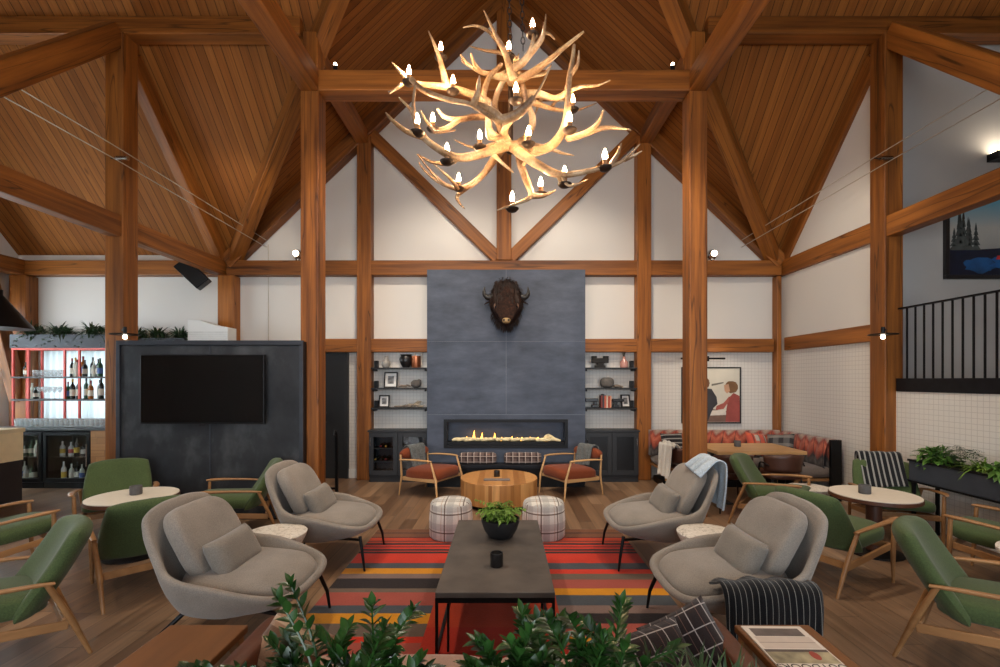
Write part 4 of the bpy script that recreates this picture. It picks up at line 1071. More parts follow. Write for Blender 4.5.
# ================================================================== grey lounge chairs
M['grey_fab'] = fabric('grey_wool', rgb(136, 127, 117), .2, 190, mottled=5)
M['grey_fab2'] = fabric('grey_wool_pillow', rgb(124, 116, 106), .2, 190, mottled=5)
def lounge(label, loc, rz, group='grey wool lounge chairs around the coffee table'):
    t = thing('lounge_chair', label, 'armchair', loc, rz, group)
    half = [(.50, 0, .355), (.485, .22, .36), (.42, .36, .385), (.26, .435, .435), (.04, .465, .50), (-.14, .45, .53), (-.255, .415, .575), (-.325, .385, .66), (-.405, .355, .79), (-.455, .29, .875), (-.475, .14, .91), (-.475, 0, .915)]
    bot = [(.20, 0, .265), (.19, .12, .26), (.18, .19, .25), (.13, .23, .24), (.03, .275, .23), (-.12, .265, .23), (-.2, .25, .235), (-.24, .22, .24), (-.265, .18, .25), (-.28, .13, .26), (-.285, .07, .26), (-.285, 0, .26)]
    def loop(h): return crs(h + [(x, -y, z) for x, y, z in reversed(h[1:-1])], 4, True)
    R, B = loop(half), loop(bot); n = len(R)
    rings = []
    NV = 7
    for j in range(NV + 1):
        v = j / NV; row = []
        for r, b in zip(R, B):
            out = Vector((r.x, r.y, 0)); 
            hgt = max(0, (r.z - .45) / .5)
            c = b.lerp(r, .5) + (Vector((out.x, out.y, 0)).normalized() * .055 + Vector((0, 0, -.035))) * (1 - .8 * hgt)
            row.append((1 - v) ** 2 * b + 2 * v * (1 - v) * c + v * v * r)
        rings.append(row)
    m = MB(); m.ring_loft(rings, True, True, False)
    m.build('shell', M['grey_fab'], t, smooth=80, solid=.048, soff=-1, sub=1)
    # seat cushion
    def seatfn(p):
        k = (p.x + .02) / .42
        p.y *= 1 - .16 * max(0, k) ** 2
        p.z += -.035 * k + .02 * (1 - (p.y / .36) ** 2) - (.035 * max(0, k - .55) / .45)
        return p
    m = MB(); m.blob((.085, 0, .398), (.36, .35, .078), .5, .6, nu=40, nv=14, fn=seatfn)
    m.build('seat_cushion', M['grey_fab'], t, smooth=80)
    def backfn(p):
        k = p.y / .27
        p.x *= 1 - .10 * k * k
        p.z += .03 * (p.x / .3) ** 2 + .018 * (1 - k * k)
        return p
    zb = Vector((.46, 0, .40)).normalized()   # cushion normal: faces forward and up
    yb = Vector((-.265, 0, .50)).normalized(); nb = Vector((1, 0, 0)) * yb.z - Vector((0, 0, 1)) * yb.x
    Mb = Matrix((Vector((0, 1, 0)), yb, nb)).transposed().to_4x4()
    m = MB(); m.blob((-.262, 0, .655), (.285, .245, .07), .5, .5, M=Mb, nu=40, nv=14, fn=backfn)
    m.build('back_cushion', M['grey_fab'], t, smooth=80)
    for sx, sy in ((1, 1), (1, -1), (-1, 1), (-1, -1)):
        fx, fy = (.46 if sx > 0 else -.36), .33 * sy
        m = MB(); m.tube([((.40 if sx > 0 else -.22), (.27 if sx > 0 else .22) * sy, .30 if sx > 0 else .27), (fx * .96, fy * .98, .14), (fx, fy, 0)], [.015, .013, .009], 10)
        m.build('leg', M['black_metal'], t)
    m = MB(); m.bar((.20, -.2, .25), (.20, .2, .25), .03, .02); m.bar((.18, .18, .25), (.41, .275, .27), .022, .018); m.bar((.18, -.18, .25), (.41, -.275, .27), .022, .018); m.bar((-.18, -.2, .235), (-.18, .2, .235), .03, .02); m.bar((-.18, 0, .235), (.20, 0, .245), .03, .015)
    m.build('under_frame', M['black_metal'], t, smooth=0)
    return t
def lumbar(loc, rz, label):
    Mx = Matrix.Rotation(rz, 4, 'Z') @ Matrix.Translation((-.055, 0, .555)) @ Matrix.Rotation(math.radians(62), 4, 'Y') @ Matrix.Rotation(PI / 2, 4, 'Z')
    m = MB(); m.pillow((0, 0, 0), .47, .27, .15, n=14)
    o = m.build('lumbar_pillow', M['grey_fab2'], M=Matrix.Translation(loc) @ Mx, smooth=80)
    tag(o, label, 'pillow', 'grey lumbar pillows on the lounge chairs')
LC = [((-1.75, 3.08, 0), 0, 'grey lounge chair in front of the left pale side table, nearest the wooden bench table'),
      ((-1.69, 4.39, 0), 0, 'grey lounge chair between the left pale side table and the orange post'),
      ((1.52, 3.08, 0), PI, 'grey lounge chair with a black striped blanket over its arm'),
      ((1.47, 4.39, 0), PI, 'grey lounge chair with a pale blue throw over its back')]
lpn = ['on the lounge chair nearest the wooden bench table', 'on the lounge chair by the bar side tie-beam post', 'on the lounge chair with the black striped blanket', 'on the lounge chair with the pale blue throw']
for i, (loc, rz, lb) in enumerate(LC):
    if i == 0: lc0 = lounge(lb, loc, rz)
    else: dup(lc0, loc, rz, lb)
    lumbar(loc, rz, 'small grey lumbar pillow leaning ' + lpn[i])

# ================================================================== green wood-framed chairs
M['green'] = fabric('green_velvet', rgb(70, 84, 50), .2, 120, .85, 4, .12, .2)
M['chair_wood'] = wood('chair_wood', rgb(124, 86, 52), rgb(168, 124, 80), 0, .4, 10, .2, var=.1)
def green_chair(label, loc, rz, group='green armchairs around the round tables'):
    t = thing('green_armchair', label, 'armchair', loc, rz, group)
    def seatfn(p):
        k = p.x / .3
        p.z += .02 * (1 - (p.y / .28) ** 2) + .025 * k
        return p
    m = MB(); m.blob((.07, 0, .385), (.30, .275, .068), .45, .4, nu=36, nv=12, fn=seatfn); m.build('seat', M['green'], t, smooth=80)
    # wrapped back: grid bent toward the front at its sides
    def back(side):
        def fn(u, v):
            y = (u * 2 - 1); ztop = .80 - .035 * abs(y) ** 3
            hw = .30 - .03 * v * v + .015 * math.sin(PI * v)
            z = .30 + (ztop - .30) * v
            x = -.155 - .27 * v ** 1.15 + .10 * abs(y) ** 2.2 * (1 - .25 * v) - .02 * math.sin(PI * v)
            nrm = Vector((1, 0, .45)).normalized() * (.058 * side * ((1 - abs(y) ** 6) ** .5) * (1 - max(0, (v - .85) / .15) ** 2 * .99) ** .5 * (1 - max(0, (.1 - v) / .1) ** 2 * .99) ** .5)
            return Vector((x, y * hw, z)) + nrm
        return fn
    m = MB(); m.grid(back(1), 20, 16); m.grid(back(-1), 20, 16)
    bmesh.ops.remove_doubles(m.bm, verts=m.bm.verts, dist=.012)
    m.build('backrest', M['green'], t, smooth=80, sub=1)
    for s in (-1, 1):
        m = MB(); m.tube([(.34, s * .30, 0), (.325, s * .305, .25), (.315, s * .315, .535)], [.011, .019, .015], 10); m.build('leg', M['chair_wood'], t)
        m = MB(); m.tube([(-.40, s * .285, 0), (-.31, s * .30, .25), (-.205, s * .325, .50)], [.011, .019, .016], 10); m.build('leg', M['chair_wood'], t)
        m = MB(); m.tube(crs([(-.235, s * .325, .50), (-.12, s * .335, .518), (.10, s * .345, .54), (.27, s * .34, .55), (.35, s * .325, .552)], 5), lerp_list([.017, .022, .025, .030, .016], 5), 12, flat=.55)
        m.build('arm', M['chair_wood'], t, smooth=60)
        m = MB(); m.bar((.325, s * .29, .31), (-.30, s * .285, .22), .022, .055); m.build('side_rail', M['chair_wood'], t, smooth=0, bevel=.006)
    m = MB(); m.bar((.31, -.29, .31), (.31, .29, .31), .022, .055); m.build('cross_rail', M['chair_wood'], t, smooth=0, bevel=.006)
    m = MB(); m.bar((-.28, -.285, .235), (-.28, .285, .235), .022, .055); m.build('cross_rail', M['chair_wood'], t, smooth=0, bevel=.006)
    return t
def face(x, y): return math.atan2(y, x)
GC = [((-4.22, 5.02), face(.6, -.8), 'green armchair behind the round table with its back to the steel partition and facing forward'),
      ((-2.99, 3.82), face(-.71, .70), 'green armchair with its back turned beside the round table of the bar side'),
      ((-2.95, 5.12), face(-.90, -.43), 'green armchair in side view before the steel partition, facing the bar'),
      ((-3.05, 2.74), face(-.64, -.77), 'green armchair nearest the viewer on the bar side, seen from the side'),
      ((-4.38, 3.92), face(.5, .86), 'green armchair cut by the picture edge before the bar counter'),
      ((4.22, 5.00), face(-.38, -.92), 'green armchair with a striped throw over its back, before the truss post'),
      ((2.83, 3.99), face(.91, .41), 'green armchair with its back turned beside the grey chair with the black blanket'),
      ((2.88, 2.72), face(.66, -.75), 'green armchair nearest the viewer on the landing side, seen from the side'),
      ((4.2, 3.77), face(-.50, .86), 'green armchair cut by the picture edge under the long planter'),
      ((3.16, 5.42), face(.74, -.67), 'green armchair in side view beside the wooden dining table')]
for i, ((x, y), rz, lb) in enumerate(GC):
    if i == 0: gc0 = green_chair(lb, (x, y, 0), rz)
    else: dup(gc0, (x, y, 0), rz, lb)

# ================================================================== orange easy chairs by the fire
M['rust'] = fabric('rust_velvet', rgb(120, 58, 32), .16, 120, .85, 5, .1, .2)
M['pale_wood'] = wood('pale_oak', rgb(176, 134, 88), rgb(212, 172, 122), 0, .45, 10, .2, var=.1)
def easy_chair(label, loc, rz):
    t = thing('easy_chair', label, 'armchair', loc, rz, 'rust easy chairs by the fireplace')
    m = MB(); m.blob((.03, 0, .318), (.335, .30, .092), .45, .4, nu=36, nv=12, fn=lambda p: Vector((p.x, p.y, p.z + .02 * (1 - (p.y / .3) ** 2) + .06 * p.x))); m.build('seat', M['rust'], t, smooth=80)
    m = MB(); m.blob((-.325, 0, .60), (.055, .30, .09), .9, .4, nu=30, nv=12); m.build('backrest', M['rust'], t, smooth=80)
    for s in (-1, 1):
        m = MB(); m.tube([(.36, s * .31, 0), (.335, s * .31, .28), (.245, s * .31, .535)], [.013, .02, .016], 10, flat=.8); m.build('leg', M['pale_wood'], t)
        m = MB(); m.tube([(-.36, s * .30, 0), (-.305, s * .305, .3), (-.325, s * .305, .60)], [.012, .018, .014], 10, flat=.8); m.build('leg', M['pale_wood'], t)
        m = MB(); m.tube(crs([(-.33, s * .31, .525), (-.1, s * .325, .545), (.15, s * .325, .55), (.26, s * .312, .545)], 4), lerp_list([.016, .022, .022, .018], 4), 10, flat=.6); m.build('arm', M['pale_wood'], t, smooth=60)
        m = MB(); m.bar((.32, s * .29, .27), (-.30, s * .285, .25), .02, .05); m.build('side_rail', M['pale_wood'], t, smooth=0, bevel=.005)
    m = MB(); m.bar((.30, -.29, .272), (.30, .29, .272), .02, .05); m.build('cross_rail', M['pale_wood'], t, smooth=0, bevel=.005)
    m = MB(); m.bar((-.29, -.285, .255), (-.29, .285, .255), .02, .05); m.build('cross_rail', M['pale_wood'], t, smooth=0, bevel=.005)
    return t
EC = [((-1.09, 6.88, 0), face(.86, -.5), 'rust easy chair with grey throw on the wine cabinet side of the drum table'), ((1.0, 6.88, 0), face(-.86, -.5), 'rust easy chair with grey throw on the banquette side of the drum table')]
ec0 = easy_chair(EC[0][2], EC[0][0], EC[0][1]); dup(ec0, EC[1][0], EC[1][1], EC[1][2])

# ================================================================== throws: cloth hung over an edge, in the local frame of its chair
def throw(name, path, width_dir, w, mat, label, loc, rz, folds=.012, nf=4, group=None, wy=0, thick=.012, seed=0):
    """path: centre line of the cloth (local), width along width_dir"""
    P = crs(path, 6); wd = Vector(width_dir).normalized(); n = len(P); ph = seed * 1.7
    def fn(u, v):
        i = min(n - 1, int(round(v * (n - 1)))); p = P[i]
        t_ = (P[min(i + 1, n - 1)] - P[max(i - 1, 0)]).normalized(); nr = wd.cross(t_)
        edge = abs(v - .5) * 2
        return p + wd * (w * (u - .5) * (1 - .06 * edge)) + nr * (folds * edge * math.sin(u * nf * 2 * PI + ph) + .004 * math.sin(u * 17 + v * 9)) + Vector((0, 0, -.02 * edge * math.sin(u * 3 + ph)))
    m = MB(); m.grid(fn, 26, n - 1)
    o = m.build(name, mat, loc=loc, rz=rz, smooth=80, solid=thick, soff=1)
    return tag(o, label, 'throw blanket', group)
def stripe_mat(name, axis, base, line, per, wd, per2=None, axis2=0):
    t = NT(name); v = t.coord(); o = t.sep(v)
    s = stripes(t, o[axis], per, wd)
    col = t.mix(s, base, line)
    f = t.math('MULTIPLY_ADD', t.noise(v, 170, 2), .7, .65); col = t.mix(1.0, col, t.comb(f, f, f), 'MULTIPLY')
    t.set(Base_Color=col, Roughness=.95, Specular_IOR_Level=.15, Sheen_Weight=.2); t.bump(t.noise(v, 170, 2), .5, .004)
    return t.m
M['blk_stripe'] = stripe_mat('black_cloth_white_lines', 0, rgb(16, 16, 18), rgb(120, 118, 112), .034, .0036)
M['blk_stripe2'] = stripe_mat('black_cloth_grey_bands', 1, rgb(24, 25, 28), rgb(136, 134, 130), .050, .016)
M['heather'] = fabric('heather_knit', rgb(92, 96, 96), .4, 60, .95, 12, .2, .8)
M['blue_throw'] = fabric('pale_blue_wool', rgb(168, 180, 190), .2, 90, .95, 6, .3, .6)
M['white_throw'] = fabric('cream_wool', rgb(206, 200, 190), .12, 90, .95, 6, .3, .6)
# black one over the near arm (local +y side for a chair turned by 180 degrees)
throw('blanket', [(.02, .30, .475), (.02, .40, .515), (.02, .455, .535), (.02, .505, .515), (.02, .525, .44), (.02, .53, .33), (.02, .535, .25)], (1, 0, 0), .55, M['blk_stripe'], 'black blanket with thin pale lines over the arm of the grey lounge chair', LC[2][0], PI, .012, 3, seed=2)
throw('throw', [(-.27, .13, .86), (-.36, .14, .945), (-.425, .15, .985), (-.485, .155, .95), (-.50, .16, .82), (-.49, .165, .66), (-.475, .17, .56)], (0, 1, 0), .34, M['blue_throw'], 'pale blue throw hanging over the back of the grey lounge chair', LC[3][0], PI, .02, 3, seed=3)
c5 = GC[5]
throw('throw', [(-.16, 0, .50), (-.245, 0, .62), (-.345, 0, .775), (-.405, 0, .845), (-.48, 0, .83), (-.49, 0, .70), (-.455, 0, .55)], (0, 1, 0), .42, M['blk_stripe2'], 'black and grey striped throw over the back of the green armchair by the truss post', (c5[0][0], c5[0][1], 0), c5[1], .006, 3, seed=1)
for k, (l_, nm_) in enumerate(((EC[0], 'wine cabinet side'), (EC[1], 'banquette side'))):
    throw('throw', [(-.22, 0, .405), (-.25, 0, .55), (-.275, 0, .67), (-.33, 0, .712), (-.395, 0, .66), (-.40, 0, .50)], (0, 1, 0), .34, M['heather'], 'grey knitted throw over the rust easy chair, ' + nm_, l_[0], l_[1], .006, 3, 'grey knitted throws', seed=k)
# ================================================================== rug
def rug_mat(name, stops):
    t = NT(name); v = t.coord(); o = t.sep(v)
    f = t.math('DIVIDE', t.math('ADD', o[1], t.math('MULTIPLY', t.math('SUBTRACT', t.noise(v, 6, 2), .5), .012)), 6.0)
    col = t.ramp(f, stops, 'CONSTANT')
    g = t.math('MULTIPLY_ADD', t.noise(t.scale(v, (.25, 1, 1)), 260, 2), .6, .7); g2 = t.math('MULTIPLY_ADD', t.noise(v, 3, 3), .5, .75)
    col = t.mix(1.0, col, t.comb(g, g, g), 'MULTIPLY'); col = t.mix(1.0, col, t.comb(g2, g2, g2), 'MULTIPLY')
    t.set(Base_Color=col, Roughness=.97, Specular_IOR_Level=.1, Sheen_Weight=.15); t.bump(t.noise(t.scale(v, (.25, 1, 1)), 200, 2), .5, .004)
    return t.m
RED, ORG, SLT, YEL, MAU, BLK, ROS, TAU, BRN = rgb(196, 52, 30), rgb(178, 60, 30), rgb(72, 76, 82), rgb(204, 136, 26), rgb(124, 102, 94), rgb(40, 32, 32), rgb(160, 78, 66), rgb(104, 88, 76), rgb(116, 74, 50)
dY = lambda py: EYE * F / (py - CY)
def stopsY(L):  # L: (py of the far edge, colour) from far to near -> ascending in y
    ys = [(dY(py), c) for py, c in L]; out = []
    ys.sort(key=lambda q: q[0])
    # each colour runs from its far edge down to the next stripe's far edge: constant ramp is ascending
    prev = 0.0
    for y, c in ys: out.append((min(1, prev / 6.0), c)); prev = y
    return out
fr = [(531, BRN), (534, BLK), (535, BRN), (538.5, BLK), (539.5, ORG), (542, BLK), (543, ORG), (545, BLK), (546, RED), (548, BLK), (549.2, RED), (551, BLK), (552.2, RED), (553.7, BLK), (555, RED)]
lft = fr + [(564.5, SLT), (570, YEL), (576, MAU), (580.5, BLK), (590.5, TAU), (595, ROS), (608, SLT), (616, YEL), (627, TAU), (639, RED), (646, ROS)]
rgt = fr + [(565, SLT), (571, RED), (576, TAU), (582, ROS), (591, YEL), (597.5, SLT), (607.5, MAU), (616, BLK), (627, ROS), (640, YEL), (646, ROS)]
mid = fr[:8] + [(548, RED), (600, ORG), (630, rgb(176, 46, 28))]
RUG = [rug_mat('rug_left', stopsY(lft)), rug_mat('rug_centre', stopsY(mid)), rug_mat('rug_right', stopsY(rgt))]
m = MB()
RX = [-1.42, -.53, .40, 1.30]
RYa, RYb = 2.78, dY(530.5)
for i in range(3):
    nx, ny = 6, 16
    x0, x1 = RX[i], RX[i + 1]
    m.bb(x0, x1, RYa, RYb, 0.0005, .012, mi=i)
rug = m.build('rug', RUG, smooth=0)
tag(rug, 'striped rug in red, slate, yellow and rose under the coffee table', 'rug')

# ================================================================== coffee table
top_m = plain('slate_top', rgb(92, 84, 77), .55, 0, .3, 4, .15)
ct = thing('coffee_table', 'long low table with a dark stone top on a thin black metal frame', 'coffee table', (-.055, 3.57, .012)); a, b, h = .37, .735, .378
m = MB(); m.bb(-a, a, -b, b, h - .035, h); m.build('tabletop', top_m, ct, smooth=0, bevel=.004)
m = MB(); m.bb(-a, a, -b, -b + .02, h - .065, h - .0355); m.bb(-a, a, b - .02, b, h - .065, h - .0355); m.bb(-a, -a + .02, -b + .02, b - .02, h - .065, h - .0355); m.bb(a - .02, a, -b + .02, b - .02, h - .065, h - .0355); m.build('apron', M['black_metal'], ct, smooth=0)
for sx in (-1, 1):
    for sy in (-1, 1):
        m = MB(); m.bb(sx * a - (sx > 0) * .018, sx * a + (sx < 0) * .018, sy * b - (sy > 0) * .018, sy * b + (sy < 0) * .018, 0, h - .065); m.build('leg', M['black_metal'], ct, smooth=0)
    m = MB(); m.bb(sx * (a - .018), sx * a, -b + .018, b - .018, .0, .016); m.build('stretcher', M['black_metal'], ct, smooth=0)
    m = MB(); m.bar((sx * (a - .08), -b + .01, h - .07), (sx * (a - .08), -b + .01, .01), .014, .014); m.build('inner_post', M['black_metal'], ct, smooth=0)
ZT_ = .39
pb = thing('potted_plant', 'bright green fern in a black bowl on the coffee table', 'potted plant', (-.03, 3.85, ZT_))
m = MB(); m.lathe([(0, 0), (.085, 0), (.10, .008), (.135, .06), (.158, .125), (.163, .152), (.152, .155), (.145, .125), (.10, .06), (0, .05)], seg=36); m.build('bowl', plain('bowl_black', rgb(30, 30, 32), .55, 0, .15, 14), pb, smooth=50)
m = MB(); m.lathe([(0, .06), (.10, .06), (.143, .122), (.05, .14), (0, .145)], seg=24); m.build('soil', soil, pb, smooth=60)
rng = random.Random(4)
m = MB()
for k in range(80):
    an = rng.uniform(0, 2 * PI); sp = rng.uniform(.06, .18) if rng.random() < .9 else .2
    hh = rng.uniform(.03, .12)
    base = Vector((rng.uniform(-.08, .08), rng.uniform(-.08, .08), .14)); tip = Vector((math.cos(an) * sp, math.sin(an) * sp * 1.0, .14 + hh))
    if k == 3: tip = Vector((-.20, .02, .30))
    pts = crs([base, base.lerp(tip, .5) + Vector((0, 0, .04)), tip], 4)
    for j, p in enumerate(pts[1:]):
        d = pts[j + 1] - pts[j]
        sdv = d.cross(Vector((0, 0, 1))).normalized()
        for s in (-1, 1): m.leaf(p, sdv * s + d.normalized() * .7 + Vector((0, 0, rng.uniform(-.2, .5))), rng.uniform(.028, .05), .022, .5, seg=2)
m.build('foliage', leafB, pb, smooth=60)
def cup(loc, r, h, label, group=None, mat=None):
    t = thing('candle_holder', label, 'candle holder', loc, 0, group)
    m = MB(); m.lathe([(0, 0), (r * .9, 0), (r, .006), (r, h - .004), (r * .97, h), (r * .80, h), (r * .78, h * .55), (0, h * .55)], seg=24); m.build('cup', mat or cer_b, t, smooth=50)
    m = MB(); m.lathe([(0, h * .551), (r * .7, h * .551), (r * .7, h * .7), (0, h * .7)], seg=18); m.build('candle', plain('wax', rgb(170, 160, 146), .5, 0, .05), t, smooth=50)
    return t
cup((-.052, 3.24, ZT_), .046, .095, 'black ceramic candle cup on the coffee table before the fern bowl')

# ================================================================== drum table and poufs
dm = NT('drum_wood'); v = dm.coord(); o = dm.sep(v)
ang = dm.math('ARCTAN2', o[1], o[0]); seg_ = dm.math('FLOOR', dm.math('MULTIPLY', ang, 11.0))
topm = dm.math('FLOOR', dm.math('DIVIDE', dm.math('ADD', o[0], 5.0), .08))
istop = dm.math('GREATER_THAN', o[2], .352)
idv = dm.white(dm.comb(dm.math('ADD', dm.math('MULTIPLY', seg_, dm.math('SUBTRACT', 1.0, istop)), dm.math('MULTIPLY', topm, istop)), istop, 2.0))
col = dm.ramp(idv, [(0, rgb(150, 100, 52)), (.5, rgb(182, 130, 76)), (1, rgb(206, 156, 98))])
gr = dm.noise(dm.scale(v, (9, 9, 1.2)), 3, 4); gm = dm.math('MULTIPLY_ADD', gr, .7, .65)
dm.set(Base_Color=dm.mix(1.0, col, dm.comb(gm, gm, gm), 'MULTIPLY'), Roughness=.4)
t = thing('drum_table', 'round drum table of honey coloured wood staves by the fire', 'table', (-.07, 6.38, 0))
m = MB(); m.lathe([(0, .06), (.525, .06), (.53, .065), (.53, .352), (.525, .357), (0, .357)], seg=72); m.build('drum', dm.m, t, smooth=40)
m = MB(); m.lathe([(0, 0), (.46, 0), (.46, .06), (0, .06)], seg=48); m.build('plinth', M['black_metal'], t, smooth=40)
cup((-.10, 6.40, .357), .042, .085, 'dark candle cup on the drum table')
t = thing('eyeglasses', 'slim dark folded notebook lying on the drum table', 'notebook', (-.09, 6.18, .357)); t.name = 'notebook'
m = MB(); m.bb(-.18, .17, -.05, .05, 0, .004); m.build('cover', plain('slate_blue_cover', rgb(64, 66, 78), .6), t, smooth=0)
m = MB(); m.bb(-.175, .165, -.047, .047, .004, .012); m.build('pages', plain('grey_pages', rgb(120, 112, 108), .7), t, smooth=0)
pf = NT('pouf_plaid'); v = pf.coord(); o = pf.sep(v)
ang = pf.math('MULTIPLY', pf.math('ARCTAN2', o[1], o[0]), .24)
top = pf.math('GREATER_THAN', o[2], .375)
def sel(a, b): return pf.math('ADD', pf.math('MULTIPLY', a, pf.math('SUBTRACT', 1.0, top)), pf.math('MULTIPLY', b, top))
ua = sel(ang, o[0]); ub = sel(o[2], o[1])
col = rgb(212, 208, 200)
for s_, per, wd, off, c, k in ((ua, .19, .07, .02, rgb(150, 148, 146), .5), (ub, .19, .07, .06, rgb(150, 148, 146), .5), (ua, .19, .014, .05, rgb(82, 56, 40), .85), (ub, .19, .014, .09, rgb(82, 56, 40), .85), (ua, .19, .006, .085, rgb(160, 110, 66), .7)):
    col = pf.mix(pf.math('MULTIPLY', stripes(pf, s_, per, wd, off), k), col, c)
g = pf.math('MULTIPLY_ADD', pf.noise(v, 150, 2), .5, .75); col = pf.mix(1.0, col, pf.comb(g, g, g), 'MULTIPLY')
pf.set(Base_Color=col, Roughness=.95, Sheen_Weight=.2); pf.bump(pf.noise(v, 150, 2), .5, .004)
for x, w in ((-.575, 'on the bar side of the coffee table end'), (.43, 'on the banquette side of the coffee table end')):
    m = MB(); m.lathe([(0, .012), (.215, .012), (.232, .03), (.236, .2), (.222, .36), (.21, .385), (.19, .397), (.10, .405), (0, .407)], seg=48)
    tag(m.build('pouf', pf.m, loc=(x, 5.0, 0), smooth=60), 'round white pouf with brown plaid checks ' + w, 'pouf', 'plaid poufs by the coffee table')

# ================================================================== round cafe tables
terr = plain('pale_terrazzo', rgb(214, 204, 188), .4, 0, .04, 30)
dkw = wood('walnut_edge', rgb(66, 38, 26), rgb(98, 60, 40), 2, .45, 10, .2, var=.1)
def cafe(loc, label):
    t = thing('round_table', label, 'table', loc, 0, 'round lounge tables')
    m = MB(); m.lathe([(0, .565), (.36, .565), (.366, .572), (.366, .58), (0, .581)], seg=64); m.build('tabletop', terr, t, smooth=40)
    m = MB(); m.lathe([(0, .53), (.355, .53), (.372, .54), (.372, .572), (.3665, .5725), (.3665, .564), (0, .564)], seg=64); m.build('edge_band', dkw, t, smooth=40)
    m = MB(); m.cyl((0, 0, .02), (0, 0, .53), .065, .065, 20); m.build('pedestal', dkw, t)
    m = MB(); m.lathe([(0, 0), (.24, 0), (.24, .014), (.06, .03), (0, .03)], seg=40); m.build('foot_plate', M['black_metal'], t, smooth=40)
    return t
cafe((-3.60, 4.47, 0), 'round pale topped table among the green armchairs on the bar side')
cafe((3.65, 4.54, 0), 'round pale topped table before the green chair with the striped throw')
cgrey = plain('grey_concrete', rgb(84, 82, 82), .8, 0, .15, 30)
cup((-3.60, 4.50, .581), .052, .085, 'small grey concrete candle pot on the round table of the bar side', mat=cgrey)
cup((3.56, 4.54, .581), .052, .085, 'small grey concrete candle pot on the round table by the striped throw', mat=cgrey)
# pale speckled side tables between the lounge chairs
spk = NT('speckled_stone'); v = spk.coord(); n_ = spk.noise(v, 42, 4, .7)
spk.set(Base_Color=spk.ramp(n_, [(.36, rgb(150, 140, 126)), (.44, rgb(206, 198, 186)), (.7, rgb(222, 216, 206))]), Roughness=.55)
for x, w in ((-1.86, 'between the two grey lounge chairs of the bar side'), (1.66, 'between the two grey lounge chairs of the banquette side')):
    m = MB(); m.lathe([(0, 0), (.14, 0), (.15, .02), (.14, .18), (.15, .26), (.235, .43), (.24, .455), (.232, .462), (0, .463)], seg=48)
    tag(m.build('side_table', spk.m, loc=(x, 3.745, 0), smooth=50), 'pale speckled stone side table ' + w, 'side table', 'speckled side tables')
m = MB(); m.lathe([(0, 0), (.22, 0), (.23, .02), (.20, .2), (.30, .46), (.335, .48), (.335, .50), (0, .502)], seg=48)
tag(m.build('side_table', spk.m, loc=(3.82, 3.12, 0), smooth=50), 'pale round side table between the two green armchairs at the picture edge', 'side table')
m = MB(); m.lathe([(0, 0), (.17, 0), (.18, .02), (.16, .2), (.2, .42), (.22, .44), (.22, .455), (0, .457)], seg=40)
tag(m.build('side_table', spk.m, loc=(3.55, 5.35, 0), smooth=50), 'low pale side table behind the arm of the green chair at the dining table', 'side table')

# ================================================================== dining table, banquette
dtw = wood('dining_oak', rgb(166, 122, 76), rgb(204, 160, 108), 0, .45, 7, .12, var=.05)
t = thing('dining_table', 'long wooden dining table on black legs in front of the banquette', 'dining table', (3.45, 6.55, 0))
m = MB(); m.bb(-.60, .60, -.41, .41, .70, .745); m.build('tabletop', dtw, t, smooth=0, bevel=.004)
for x in (-.44, .36):
    m = MB(); m.bb(x - .05, x + .05, -.05, .05, .02, .70); m.build('leg', M['black_metal'], t, smooth=0)
    m = MB(); m.bb(x - .12, x + .12, -.28, .28, 0, .02); m.build('foot_plate', M['black_metal'], t, smooth=0, bevel=.003)
cup((3.35, 6.6, .745), .045, .085, 'dark candle pot on the wooden dining table', mat=cgrey)
# banquette
bq = NT('banquette_weave'); v = bq.coord(); o = bq.sep(v)
run = bq.math('ADD', o[0], bq.math('MULTIPLY', o[1], -1.0))
zz = bq.math('ADD', o[2], bq.math('MULTIPLY', bq.math('PINGPONG', run, .1), .9))
col = bq.ramp(bq.math('MULTIPLY_ADD', zz, 1.9, -.86), [(0, rgb(56, 52, 54)), (.22, rgb(88, 82, 80)), (.34, rgb(50, 46, 48)), (.46, rgb(150, 66, 48)), (.66, rgb(184, 98, 72)), (.76, rgb(144, 56, 42)), (.86, rgb(150, 130, 116)), (.95, rgb(176, 150, 134))])
chn = stripes(bq, run, .2, .012)
col = bq.mix(bq.math('MULTIPLY', chn, .8), col, rgb(40, 34, 34)); g = bq.math('MULTIPLY_ADD', bq.noise(v, 25, 3), 1.0, .5); col = bq.mix(1.0, col, bq.comb(g, g, g), 'MULTIPLY')
bq.set(Base_Color=col, Roughness=.9, Sheen_Weight=.2)
seat_g = fabric('banquette_seat', rgb(112, 102, 96), .14, 120)
B0, B1 = 2.42, 4.66; BW = 7.97
t = thing('banquette', 'corner banquette with a channelled red and grey back and grey seats', 'bench seat', (0, 0, 0))
m = MB(); m.bb(B0 + .1, B1 - .05, 7.28, 7.76, 0, .10); m.bb(4.16, B1 + .0, 6.48, 7.28, 0, .10); m.build('plinth', M['black_metal'], t, smooth=0)
m = MB(); m.bb(B0 + .06, B1, 7.24, 7.86, .27, .31); m.bb(4.10, B1, 6.48, 7.24, .27, .31); m.build('base_frame', M['chair_wood'], t, smooth=0, bevel=.004)
for x, y in ((2.58, 7.30), (3.3, 7.30), (4.14, 6.52), (4.14, 7.0)):
    m = MB(); m.cyl((x, y, 0), (x, y, .27), .022, .028, 10); m.build('leg', M['pale_wood'], t)
m = MB(); m.blob(((B0 + 4.1) / 2 + .02, 7.52, .39), ((4.1 - B0) / 2 - .02, .30, .085), .35, .25, nu=40, nv=10); m.build('seat_cushion', seat_g, t, smooth=70)
m = MB(); m.blob((4.36, 7.03, .39), (.30, .56, .085), .35, .25, nu=40, nv=10); m.build('seat_cushion', seat_g, t, smooth=70)
